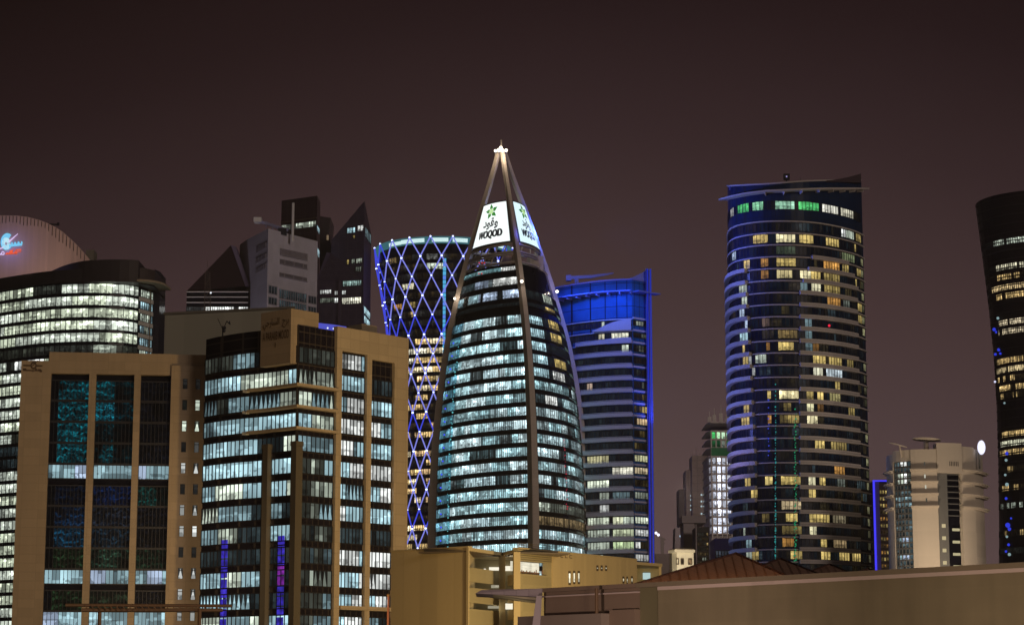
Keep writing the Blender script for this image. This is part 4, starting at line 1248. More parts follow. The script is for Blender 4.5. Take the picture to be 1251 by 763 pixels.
    # end fin and crest
    A = XY(790, ROW, 683.5); B = XY(797, ROW, 685)
    mfin = solid('blue painted fin', (.20, .24, .55), .6, .08)
    b = MB(); b.prism([(A[0], A[1] - 1.5), (B[0], B[1] - 1.5), (B[0], B[1] + 25), (A[0], A[1] + 25)], 0, ZR(793, 329, 684)); b.build('end_fin', mfin, t)
    b = MB()
    for q in (.25, .75):
        x = A[0] + (B[0] - A[0]) * q; b.box(x - .14, x + .14, A[1] - 1.75, A[1] - 1.5, ZR(793, 690, 684), ZR(793, 330, 684))
    b.build('glow_strip', emit('blue edge light', (.02, .045, .85), .55), t)
    b = MB(); prev = None; zz = []
    for i in range(9):
        u = i / 8; px = 757 + (791 - 757) * u; yb = 342 - 1.0 * u; yt = 342 - 13 * u ** 1.8 - .3
        Yq = 681 + 2.5 * u; zz.append((PT(px, yb + 1, Yq), PT(px, yt, Yq)))
    outl = [a for a, c in zz] + [c for a, c in zz[::-1]]
    b.slabpoly(outl, (0, 1.0, 0)); b.build('crest', mfin, t)
    b = MB(); zsl = ZR(773, 356.5, 680)
    b.band(L_, 0, 1, 24, zsl - .15, zsl + .2, .3, 3.0); RR = Path([R_(0), R_(1), XY(801, ROW, 686)]); b.band(RR, 0, 1, 1, zsl - .15, zsl + .2, .3, 3.0)
    for i in range(9):
        s = S_(680) + (1 - S_(680)) * i / 8; b.band(L_, max(0, s - .003), min(1, s + .003), 1, zsl - .9, zsl - .15, 0, 2.6)
    b.build('sun_louvre', mfin, t)
    b = MB(); b.band(L_, 0, 1, 24, zt, zt + .5, -.5, .4); b.band(R_, 0, 1, 1, zt, zt + .5, -.5, .4); b.build('parapet', mfin, t)
    # roof cleaning crane
    t2 = thing('roof_crane', 'small blue lit roof crane standing on top of the blue tower', 'crane', XY(704, 350, 692), z=zt)
    b = MB(); p = PT(704.5, 350, 692); b.tube([(p[0], p[1], zt - 1), (p[0], p[1], ZR(704, 339, 692))], .7, 6); b.build('post', mfin, t2)
    b = MB(); b.tube([PT(693, 339.5, 692), PT(722, 338, 692), PT(750, 333.5, 692)], [.75, .7, .2], 4); b.build('arm', mfin, t2)
    b = MB(); p0, p1 = PT(691.5, 343, 692), PT(698, 336.5, 692); b.box(p0[0], p1[0], 691, 693.5, p0[2], p1[2]); b.build('counterweight', mfin, t2)
    # blue floodlights
    for px, Yl in ((700, 668), (735, 662), (768, 658)):
        spot('blue_floodlight', PT(px, 300, Yl - 4), PT(px, 480, 684), 9000, (.03, .12, 1.0), 120, 1.5)
    for px, Yl in ((688, 684), (708, 680), (730, 676), (751, 674), (769, 673)): spot('blue_floodlight', PT(px, 351, Yl), PT(px, 385, Yl + 6), 2300, (.02, .14, 1.0), 140, .5)
    spot('blue_floodlight', PT(740, 470, 610), PT(740, 380, 684), 15000, (.02, .12, 1.0), 62, 2)
    spot('blue_floodlight', PT(812, 520, 676), PT(795, 450, 690), 9000, (.05, .1, 1.0), 100, 1)
    return t


# ================================================================== 10. tall drum tower with white balcony bands
def drum_tower():
    rnd = random.Random(41); ROW = 450
    P_ = pxpath([(893.5, 684), (892.5, 673), (894, 665), (899, 659), (908, 655), (922, 652), (940, 650), (958, 649.6), (976, 650), (995, 651.3), (1015, 654.5), (1035, 659.5), (1050, 665), (1058.5, 671)], ROW, 5)
    t = thing('drum_tower', 'tall rounded tower with white balcony bands, blue lit left side and green top windows', 'tower', P_(.4))
    z0 = ZR(940, 270.5, 650); pitch = (z0 - ZR(940, 270.5 + 14.72 * 20, 650)) / 20
    zt = ZR(940, 226, 650)
    ce = P_(1); c0 = P_(0)
    def interp(x, T):
        if x <= T[0][0]: return T[0][1]
        for (a, va), (c, vc) in zip(T, T[1:]):
            if x <= c: return va + (vc - va) * (x - a) / (c - a)
        return T[-1][1]
    TT = [(891, 228), (940, 225.5), (985, 222), (1020, 221), (1057, 221)]; TB = [(880, 246), (893, 243), (915, 238.5), (938, 235.5), (1000, 232.5), (1060, 231.5)]
    def ytop(p, d, T=None):
        T = T or TT; z = zt
        for _ in range(3): px = PROJ((*p, z))[0]; z = ZR(px, interp(px, T), p[1])
        return z + d
    def slope(mb, s0, s1, n, d0, d1, o0, o1, T):
        R_ = []
        for i in range(n + 1):
            t_ = s0 + (s1 - s0) * i / n; z = ytop(P_(t_), 0, T); a, c = P_(t_, 0, o1), P_(t_, 0, o0)
            R_.append([(*a, z + d0), (*a, z + d1), (*c, z + d1), (*c, z + d0)])
        for A_, B_ in zip(R_, R_[1:]):
            for k_ in range(4): j_ = (k_ + 1) % 4; mb.quad(A_[k_], B_[k_], B_[j_], A_[j_])
        mb.poly(R_[0]); mb.poly(R_[-1][::-1])
    mg = darkglass('dark blue green glass', (.008, .018, .050), .3, (3.0, 3.6, (.018, .028, .05)))
    b = MB(); b.prism([P_(i / 40) for i in range(41)] + [(ce[0] - 4, ce[1] + 14), (c0[0] + 8, c0[1] + 14)], 0, [ytop(P_(i / 40), 0) for i in range(41)] + [ytop(P_(1), 0)] * 2); b.build('body', mg, t)
    def S_(px, z=100): return sx2(px, z)
    def sx2(px, z):
        lo, hi = .15, 1.0
        for _ in range(30):
            m_ = (lo + hi) / 2
            if PROJ((*P_(m_), z))[0] < px: lo = m_
            else: hi = m_
        return (lo + hi) / 2
    rects = [(893, 899.6, 258, 273, WHITE, .75), (902, 915.5, 252, 264, GREEN, .6), (920, 934, 246, 258, LGREEN, .6), (947, 968.5, 244, 255, (.45, .85, .6), .75), (975.5, 999, 246, 257, GREEN, .75), (1004.5, 1024, 249, 262, (.95, .93, .8), 1.0), (1028, 1042, 255, 268, (.9, .85, .65), .8),
        (921, 935.5, 288, 302, YEL, .8), (948.5, 970, 286, 300, (.95, .85, .5), .9), (977, 993, 288, 301, YEL, .8), (1010, 1025, 292, 305, YEL, .75), (1028, 1032, 283, 298, WHITE, .95), (1034, 1042, 284, 299, PALE, .7), (1044, 1051, 290, 303, YEL, .55),
        (895, 899.5, 303, 315, BLUEW, .8), (949, 970, 301, 314, (.3, .4, .25), .15), (1030, 1042, 312, 324, (.5, .6, .3), .3), (911, 917.5, 323, 335, YEL, .7), (931, 936.5, 318, 328, ORANGE, .4), (950, 969.5, 316, 328, YEL, .55), (1008, 1023.5, 321, 334, ORANGE, .65), (1030, 1037, 326, 337, YEL, .3),
        (931, 937, 333, 344, ORANGE, .3), (951, 969.5, 331, 343, (.95, .8, .4), .8), (979, 988.5, 333, 345, (.95, .85, .5), .95), (990.5, 1001.5, 333, 346, YEL, .8), (1008, 1025, 336, 349, YEL, .35), (1046, 1053, 332, 345, YEL, .5), (905, 911.5, 340, 353, PALE, .65),
        (980, 988, 348, 359, COOL, .25), (990.5, 1002, 348, 361, (.9, .85, .55), .8), (1008, 1027, 350, 363, YEL, .4), (1012, 1024.5, 365, 377, ORANGE, .6), (907, 912.5, 356, 367, PALE, .6), (905, 914, 383, 395, BLUEW, .8), (1048, 1055, 374, 388, YEL, .5), (1048, 1055, 389, 399, YEL, .35), (1030, 1036, 369, 380, PALE, .15),
        (905, 914, 399, 411, COOL, .8), (907, 911.5, 415, 425, YEL, .6), (907, 914, 428, 440, YEL, .65), (915, 920.5, 441, 452, WHITE, .5), (933, 938.5, 391, 403, (.6, .4, .3), .2), (934.5, 940, 420, 432, ORANGE, .3), (925, 933.5, 437, 450, PALE, .55),
        (952, 973, 404, 418, (.8, .55, .2), .25), (953, 971, 420, 433, YEL, .8), (982, 989.5, 392, 404, COOL, .2), (982, 990, 407, 418, COOL, .2), (982, 990, 421, 432, COOL, .22), (994, 1001, 424, 432, ORANGE, .2),
        (995, 1007, 437, 450, YEL, .75), (1011, 1029, 439, 452, YEL, .6), (1034.5, 1040.5, 442, 454, YEL, .3), (995, 1006, 452, 464, (.9, .88, .65), .9), (1011, 1028.5, 454, 466, (.75, .88, .95), .95), (1020, 1025.5, 469, 481, YEL, .5), (954, 975, 479, 493, (.95, .82, .45), .95), (936, 941.5, 481, 494, YEL, .7), (984, 992, 481, 493, YEL, .55), (997, 1005, 481, 494, YEL, .8), (1013, 1026, 484, 496, (.8, .7, .3), .4),
        (984, 993.5, 496, 508, (.9, .85, .5), .8), (997, 1004, 497, 508, ORANGE, .15), (1036, 1042.5, 500, 513, YEL, .3), (964, 975.5, 510, 523, YEL, .4), (955, 963, 510, 523, YEL, .12), (937, 942, 510, 523, ORANGE, .6), (984, 996.5, 511, 523, (.95, .85, .5), .85), (957, 964, 496, 508, YEL, .15),
        (908, 915, 487, 499, YEL, .55), (908, 915.5, 502, 514, YEL, .5), (997, 1008.5, 542, 555, YEL, .75), (1015, 1032, 543, 556, YEL, .3), (909.5, 916.5, 576, 589, YEL, .8), (919, 924.5, 591, 602, YEL, .6), (937, 944.5, 587, 600, (.9, .7, .25), .7), (956.5, 978, 587, 600, YEL, .8), (987, 996.5, 587, 600, (.95, .88, .55), .85), (999.5, 1009.5, 588, 600, YEL, .75), (1019, 1030.5, 574, 586, ORANGE, .55), (1018, 1031, 590, 602, PALE, .15),
        (987, 996.5, 602, 614, YEL, .75), (930, 937.5, 618, 631, YEL, .6), (957, 978, 616, 629, (.9, .7, .4), .6), (962, 973.5, 632, 643, YEL, .75), (932, 938, 633, 645, YEL, .15), (987, 996.5, 632, 644, YEL, .8), (1000, 1011.5, 632, 645, YEL, .7), (1017, 1033, 634, 646, (.6, .5, .3), .25), (988, 998, 647, 660, (.95, .88, .55), .8), (958, 978, 648, 660, YEL, .2),
        (1001, 1011.5, 663, 676, YEL, .7), (1018, 1034, 664, 676, (.7, .5, .25), .35), (941, 946, 663, 676, ORANGE, .4), (958, 970, 662, 676, ORANGE, .35), (1001, 1012, 679, 691, YEL, .75), (1018, 1035.5, 680, 692, YEL, .6), (1041, 1050, 681, 692, YEL, .4), (964, 979, 678, 690, YEL, .7), (913, 920, 668, 678, PALE, .5), (911, 918, 654, 664, COOL, .5), (909, 912, 641, 651, PALE, .3), (921, 927, 680, 690, YEL, .5)]
    mwl = solid('white balcony band', (.50, .46, .45), .7, .06)
    sL1 = 0
    nfl = int(z0 / pitch)
    npan = 62
    for k in range(-1, nfl):
        zf = z0 - pitch * k      # floor line at the head of this storey
        zh, zl = zf - .35, zf - pitch + .75
        if k == -1: zh, zl = ZR(940, 245.8, 650), ZR(940, 256.0, 650)
        base = rooms(rnd, npan, .07, 1, 3, (YEL, (.5, .4, .25), COOL), (.015, .06), dark=.005)
        g = lit_from(P_, .06, .97, npan, zl, zh, rects, base, rnd)
        b = MB(); b.panes(P_, .06, .97, npan, zl, zh, .06, g, .13, .12); b.build('window_band', [M['dusty'], M['mull']], t)
        if k >= 0:
            e = MB(); e.band(P_, .0, 1, 44, zf - .22, zf + .12, -.2, .55); e.build('floor_line', mwl, t)
        if k >= 4:
            x1 = 913 + min(1, (k - 4) / 16) * 12; e = MB(); e.band(P_, .03, sx2(x1, zf), 16, zf - .55, zf + .62, -.2, 1.5); e.build('balcony', mwl, t)
        if k >= 3:
            xa = {3: 990, 4: 986, 5: 980}.get(k, 976); xb = {3: 1033, 4: 1040, 5: 1044}.get(k, 1042 + min(1, k / 20) * 5)
            e = MB(); e.band(P_, sx2(xa, zf), sx2(xb, zf), 18, zf - .55, zf + .62, -.2, 1.4); e.build('balcony', mwl, t)
            e = MB(); e.band(P_, sx2(xa, zf), sx2(xb, zf), 18, zf - .02, zf + .04, 1.4, 1.43); e.build('balcony_joint', M['mull'], t)
    # narrow lit slots on the far right edge
    E_ = Path([P_(.93), P_(1)])
    for k in range(2, nfl - 4):
        if rnd.random() < .75:
            zf = z0 - pitch * k; v = rnd.choice((.08, .12, .3, .42, .5)); b = MB(); b.panes(P_, .955, .985, 2, zf - pitch + .9, zf - .4, .12, [C((.8, .78, .42), v * .8)] * 2, .12, .1); b.build('edge_window', [M['warm'], M['mull']], t)
    # roof: canopy blade, parapet, crest
    b = MB(); zc = ZR(940, 236.5, 650); slope(b, .09, .99, 36, -.2, .3, .2, 2.8, TB)
    for i in range(8): slope(b, .48 + i * .065, .483 + i * .065, 1, -.9, -.2, 0, 2.2, TB)
    b.build('roof_blade', mwl, t)
    b = MB(); slope(b, .05, .99, 36, 0, .45, -.6, .3, TT); b.build('parapet', mwl, t)
    zz = []
    for i in range(9):
        u = i / 8; px = 1010 + (1052 - 1010) * u; Yq = 653.5 + 11.5 * u; zz.append((PT(px, 222 + 1 * u, Yq), PT(px, 220.3 - 8.3 * u ** 1.5, Yq)))
    b = MB(); b.slabpoly([a for a, c in zz] + [c for a, c in zz[::-1]], (0, 1.2, 0)); b.build('crest', solid('dark crest metal', (.07, .05, .06), .6, .1), t)
    b = MB(); p = PT(890.5, 224, 665); 
    zz = [(PT(891 + 30 * i / 6, 231.5 - 3.5 * i / 6, 662 - 8 * i / 6), PT(891 + 30 * i / 6, 226.3 + .2 * i, 662 - 8 * i / 6)) for i in range(7)]
    b.slabpoly([a for a, c in zz] + [c for a, c in zz[::-1]], (0, 1, 0)); b.build('crest', solid('blue crest metal', (.10, .09, .25), .6, .1), t)
    b = MB(); p = PT(961, 226, 655); b.box(p[0] - .25, p[0] + .25, 655, 655.5, zt, ZR(961, 217, 655)); q = PT(961, 216, 655); b.box(q[0] - .9, q[0] + .9, 654.6, 656, q[2] - .8, q[2] + .9); b.box(p[0] + .6, p[0] + 1.8, 655, 656, zt, zt + 1.6); b.build('roof_beacon', M['mull'], t)
    b = MB(); b.ball(PT(961, 215.6, 654.3), .25); b.build('beacon_lamp', emit('violet beacon', (.4, .35, .7), .8), t)
    b = MB(); b.tube([PT(977.5, 226, 655), PT(977.5, 216.5, 655)], .1, 4); b.build('aerial', M['mull'], t)
    # teal and green reflections shaped as strings of glowing dots
    for nm, px, y0, y1, col in (('teal_dot_string', 947.5, 470, 690, (.04, .42, .42)), ('green_dot_string', 971, 500, 690, (.02, .40, .18)), ('blue_dot_string', 939.5, 488, 560, (.05, .08, .8))):
        b = MB(); nn = 70 if px > 940 else 12
        for i in range(nn):
            y = y0 + (y1 - y0) * (i / nn) ** .8 + rnd.uniform(-1, 1); s = sx2(px + rnd.uniform(-.8, .8) * (1.6 if px > 960 else .5), ZR(px, y, 650)); z = ZR(px, y, 650)
            b.ball((*P_(s, z, .7), z), rnd.uniform(.1, .3), n=5, m=4)
        b.build(nm, emit(nm.replace('_', ' '), col, .6), t)
    b = MB(); b.ball(PT(1013, 397.5, 652), .4); b.build('warning_light', emit('red warning lamp', (.8, .02, .05), 1.2), t)
    # blue flood from the left
    for zz_, pw_ in ((30, 14000), (85, 60000), (135, 80000)): spot('blue_floodlight', (24, 640, zz_), (70, 654, zz_ + 8), pw_, (.16, .22, 1.0), 75, 2)
    spot('blue_floodlight', PT(868, 262, 652), PT(905, 340, 658), 5000, (.06, .08, 1.0), 80, 2)
    spot('violet_floodlight', PT(852, 600, 650), PT(893, 520, 664), 6000, (.55, .42, 1.0), 110, 1)
    return t


# ================================================================== 11. small dark block edged in blue light
def blue_edged_block():
    rnd = random.Random(51); Y = 900
    t = thing('blue_edged_block', 'small dark block outlined in bright blue light beside the drum tower', 'building', XY(1068, 690, Y))
    a, c = XY(1068.3, 640, Y), XY(1092, 640, Y + 3); zt = ZR(1068, 587, Y)
    b = MB(); b.prism([a, c, (c[0], c[1] + 20), (a[0], a[1] + 20)], 0, zt); b.build('body', solid('dark brown wall', (.06, .04, .035), .8, .1), t)
    b = MB(); b.box(a[0] - .3, a[0] + .5, Y - .6, Y - .2, 20, zt + .3); b.box(a[0] + .5, c[0], Y - .6, Y - .2, zt - .3, zt + .3); b.build('glow_strip', emit('blue outline light', (.06, .05, .95), 1.1), t)
    b = MB(); b.box(a[0] + .5, a[0] + 2.2, Y - .3, Y - .1, 20, zt); b.build('edge_panel', solid('blue edge panel', (.1, .08, .5), .6, .1), t)
    Pf = Path([a, c])
    for k in range(12):
        zh = ZR(1075, 598 + 8.2 * k, Y); b = MB(); g = rooms(rnd, 6, .55, 1, 3, (ORANGE, YEL), (.15, .5), dark=.02)
        b.panes(Pf, .15, .98, 6, zh - 1.5, zh, .06, g, .5, .1); b.build('window_band', [M['far'], M['mull_tan']], t)


# ================================================================== 12. white hotel with ledges
def ledged_hotel():
    rnd = random.Random(52); ROW = 640
    P_ = pxpath([(1087, 634), (1089, 629), (1095, 625), (1105, 622.5), (1117, 621), (1133, 620.3), (1148, 620), (1162, 620.6), (1176, 622), (1190, 625), (1198, 629), (1203.5, 636)], ROW, 4)
    t = thing('ledged_hotel', 'cream building with curved fronts, four thin ledges and an oval white sign', 'building', P_(.5))
    def S_(px):
        lo, hi = 0, 1
        for _ in range(30):
            m_ = (lo + hi) / 2
            if PROJ((*P_(m_), 40))[0] < px: lo = m_
            else: hi = m_
        return lo
    mw = solid('cream render', (.62, .55, .46), .85, .07, .1, joint=(30, 3.4), jdark=.95)
    mgy = solid('grey stone strip', (.16, .16, .155), .8, .2, .6)
    zA, zB, zC = ZR(1117, 549, 621), ZR(1150, 541, 620), ZR(1185, 543.5, 624)
    e, s = P_(1), P_(0)
    b = MB(); b.prism([P_(i / 24, 0, -.6) for i in range(25)] + [(e[0] - 3, e[1] + 18), (s[0] + 9, s[1] + 18)], 0, zA - .5); b.build('body', M['dark'], t)
    for x0, x1, zt_, o in ((1086.5, 1096, zA - .8, .5), (1117, 1147.5, zA, .9), (1176, 1191.5, zC - .6, .7), (1191.5, 1204, zC - .9, .2)):
        b = MB(); b.band(P_, S_(x0), S_(x1), 6, 0, zt_, -3, o); b.build('wall', mw, t)
    b = MB(); b.band(P_, S_(1096), S_(1117), 4, ZR(1106, 563, 622), zA, -3, .5); b.build('wall', mw, t)
    b = MB(); b.band(P_, S_(1147.5), S_(1176), 6, ZR(1160, 577.5, 620), zB, -4, 1.2); b.build('wall', mw, t)
    for row in (573, 588, 602.8, 618):
        z = ZR(1130, row, 620)
        for x0, x1, o in ((1086, 1096, 1.6), (1116.5, 1148, 2.0), (1175.5, 1204.5, 1.8)):
            b = MB(); b.band(P_, S_(x0), S_(x1), 6, z - .12, z + .12, 0, o); b.band(P_, S_(x0), S_(x1), 6, z - .55, z - .12, 0, o * .7); b.build('ledge', mw, t)
    # glass bay on the left
    for k in range(19):
        zh = ZR(1106, 563.5 + 7.1 * k, 622)
        b = MB(); g = rooms(rnd, 5, .4, 1, 3, (COOL,), (.03, .14), dark=.03)
        if k == 0: g[2] = g[3] = C(WHITE, .8)
        if k in (2, 3): g = [C(PALE, .05), C(PALE, .5), C(PALE, .75), C(WHITE, .8), C(PALE, .1)]
        if k == 7 or k == 6: g = [C(COOL, .25 * rnd.uniform(.6, 1.6)) for _ in range(5)]
        if k in (13, 16): g = [C(COOL, .04), C(COOL, .35), C(BLUEW, .7), C(BLUEW, .5), C(COOL, .1)]
        b.panes(P_, S_(1096.5), S_(1116.5), 5, zh - 1.35, zh, .0, g, .25, .25); b.build('window_band', [M['far'], mgy], t)
    b = MB(); b.band(P_, S_(1148), S_(1159.5), 3, 0, ZR(1155, 577.5, 620), -3, .3); b.build('stone_strip', mgy, t)
    for k in range(3): pass
    for k, y in enumerate((644, 659, 674, 689)):
        z = ZR(1154, y, 620); b = MB(); b.band(P_, S_(1151.5), S_(1156), 1, z, z + 1.0, .3, .36); b.build('window', emit('yellow small window', (.75, .62, .35), .75), t)
        z = ZR(1167, y + 4, 620.5); b = MB(); b.band(P_, S_(1164.5), S_(1173.5), 2, z, z + .75, .02, .1); b.build('window', emit('yellow slot window', (.7, .62, .36), .7), t)
    for k in range(8):
        z = ZR(1167, 579 + 7.2 * k, 620.5); b = MB(); b.band(P_, S_(1160), S_(1175.5), 2, z - .12, z + .12, -.1, .12); b.build('glazing_bar', mgy, t)
    b = MB()
    for i in range(6): b.band(P_, S_(1161.5 + i * 1.9), S_(1162.3 + i * 1.9), 1, ZR(1167, 569, 620), ZR(1167, 563.5, 620), 1.2, 1.25)
    b.build('vent_grille', M['mull'], t)
    for x, y in ((1133, 566.5), (1133, 581.5), (1133.5, 594.5), (1134, 610.5)):
        z = ZR(x, y, 620); b = MB(); b.band(P_, S_(x - .8), S_(x + .8), 1, z - .5, z + .5, .9, .95); b.build('window', emit('narrow lit slot', (.6, .6, .5), .9 if 575 < y < 600 else .1), t)
    # roof discs
    b = MB(); c = Vector(PT(1097, 543.5, 622)); ring = []
    for i in range(20):
        a = 2 * pi * i / 20; ring.append((c.x + 2.6 * cos(a), c.y + 2.6 * sin(a), c.z - .75 * cos(a) + .35 * sin(a)))
    b.slabpoly(ring, (0, 0, .25)); b.tube([(c.x + .8, c.y, zA - 2), (c.x + .5, c.y, c.z - .1)], .25, 6); b.build('roof_disc', mw, t)
    b = MB(); c = Vector(PT(1132, 537.2, 622)); ring = [(c.x + 4 * cos(2 * pi * i / 24), c.y + 4 * sin(2 * pi * i / 24), c.z - .07 * 4 * cos(2 * pi * i / 24)) for i in range(24)]
    b.slabpoly(ring, (0, 0, .3)); b.tube([(c.x, c.y + 1, zA - 1), (c.x, c.y + 1, c.z)], .7, 8); b.build('roof_disc', mw, t)
    b = MB(); c = Vector(PT(1199.3, 546, 625)); ring = [(c.x + 1.05 * cos(2 * pi * i / 24), c.y, c.z + 2.0 * sin(2 * pi * i / 24)) for i in range(24)]
    b.slabpoly(ring, (0, .8, 0)); sg = b.build('oval_sign', emit('violet white oval lamp', (.8, .8, 1), 1.3), t)
    b = MB(); b.tube([(c.x - .6, c.y + .9, c.z - 6), (c.x - .6, c.y + .9, c.z + 1)], .3, 6); b.build('sign_post', mgy, t)
    spot('warm_uplight', PT(1110, 790, 585), PT(1130, 600, 622), 45000, (1, .78, .55), 70, 1)
    spot('warm_uplight', PT(1190, 790, 588), PT(1188, 600, 625), 36000, (1, .78, .55), 70, 1)


# ================================================================== 13. dark flared tower at the right edge
def flared_tower():
    rnd = random.Random(61); Yc = 1030.0
    tab = [(248, 78), (299, 73), (346, 68.5), (383, 65.5), (440, 62), (490, 61), (560, 61.5), (640, 63.5), (690, 65.5), (850, 74)]
    zt_ = [(ZR(1276, y, Yc), r * Yc / F) for y, r in tab][::-1]
    def R(z):
        if z <= zt_[0][0]: return zt_[0][1]
        for (a, ra), (b, rb) in zip(zt_, zt_[1:]):
            if z <= b: return ra + (rb - ra) * (z - a) / (b - a)
        return zt_[-1][1]
    cx = XY(1276.5, 450, Yc)[0]
    def P_(t, z=0, off=0):
        th = pi + t * pi; r = R(z) + off; return (cx + r * cos(th), Yc + r * sin(th))
    t = thing('flared_tower', 'dark round tower widening upwards at the right edge with warm lit rows and blue lamps', 'tower', (cx, Yc))
    ztop = zt_[-1][0]; K = 36; lev = [ztop * i / 24 for i in range(25)]; b = MB()
    rs = [[(cx + (R(z) - .4) * cos(2 * pi * i / K), Yc + (R(z) - .4) * sin(2 * pi * i / K), z) for i in range(K)] for z in lev]
    for a, c in zip(rs, rs[1:]):
        for i in range(K): j = (i + 1) % K; b.quad(a[i], a[j], c[j], c[i])
    b.poly(rs[-1]); b.build('body', darkglass('black brown glass', (.016, .01, .01), .3), t)
    rows = {292: (1218, 1251, PALE, .45, .8), 322: (1222, 1251, (.9, .85, .6), .5, .9), 334: (1224, 1251, WARM, .55, .9), 346.5: (1214, 1251, (.95, .7, .35), .7, .9), 357: (1220, 1251, WARM, .65, .6), 389: (1224, 1251, (.9, .75, .5), .6, .85), 400: (1222, 1251, (.9, .75, .5), .55, .85), 435: (1219, 1251, WARM, .5, .7), 446: (1218, 1251, (.95, .75, .4), .7, .9), 457: (1220, 1251, WARM, .7, .6), 468.5: (1222, 1251, WARM, .65, .85), 478: (1224, 1251, WARM, .45, .5), 525.5: (1226, 1251, WARM, .7, .9), 537: (1223, 1251, (.9, .9, .65), .8, 1), 548: (1223, 1251, WARM, .65, .9), 569: (1236, 1251, WARM, .3, .4), 592: (1224, 1251, WARM, .4, .25), 614: (1222, 1251, PALE, .35, .25), 648: (1222, 1251, WARM, .3, .3), 670: (1222, 1251, PALE, .3, .2)}
    for y, (x0, x1, c, v, pl) in rows.items():
        v = v * 1.5; zc = ZR(1240, y - 0, Yc - 24); b = MB(); n = 60
        g = []; r_ = rooms(rnd, n, pl, 1, 3, (c,), (v * .6, v), dark=.006)
        for i in range(n):
            px = PROJ((*P_((i + .5) / n, zc), zc))[0]; g.append(r_[i] if px > x0 else C(c, .004))
        b.panes(P_, 0, .8, n, zc - 1.35, zc + 1.35, .0, g, .3, .15); b.build('window_band', [M['far'], M['mull']], t)
    ml = solid('dim brown ledge', (.045, .03, .028), .7, .1)
    for k in range(34):
        z = ztop - 2 - 4.1 * k
        if k >= 38: break
        b = MB(); b.band(P_, 0, .8, 20, z - .22, z + .22, -.3, .35); b.build('floor_line', ml, t)
    for x, y, r, c in ((1220, 386, .8, 'w'), (1215.5, 398, 1.0, 'b'), (1218, 402, .7, 'b'), (1221, 424, .9, 'b'), (1217, 428, .8, 'b'), (1223, 429, .7, 'b'), (1228, 490, .6, 'w'), (1231, 552, 1.0, 'b'), (1230, 560, .8, 'w'), (1229, 578, .7, 'w'), (1231, 590, 1.0, 'w'), (1230, 607, .8, 'b'), (1236, 632, .6, 'b'), (1232, 640, 1.4, 'b'), (1234, 645, 1.0, 'b'), (1231, 654, .7, 'w'), (1233, 664, .8, 'b'), (1234, 676, .9, 'w'), (1230, 672, .7, 'b')):
        z = ZR(x, y, Yc - 15); lo, hi = 0, .5
        for _ in range(25):
            m_ = (lo + hi) / 2
            if PROJ((*P_(m_, z), z))[0] < x: lo = m_
            else: hi = m_
        b = MB(); b.ball((*P_(lo, z, .4), z), r * .85); b.build('blue_lamp' if c == 'b' else 'pale_lamp', emit('deep blue lamp', (.03, .05, .75), .9) if c == 'b' else emit('pale lamp', (.4, .6, .62), .6), t)
    b = MB(); b.ball(PT(1215.5, 466, Yc - 12), .55); b.build('pale_lamp', emit('violet white lamp', (.7, .7, .95), 1.2), t)


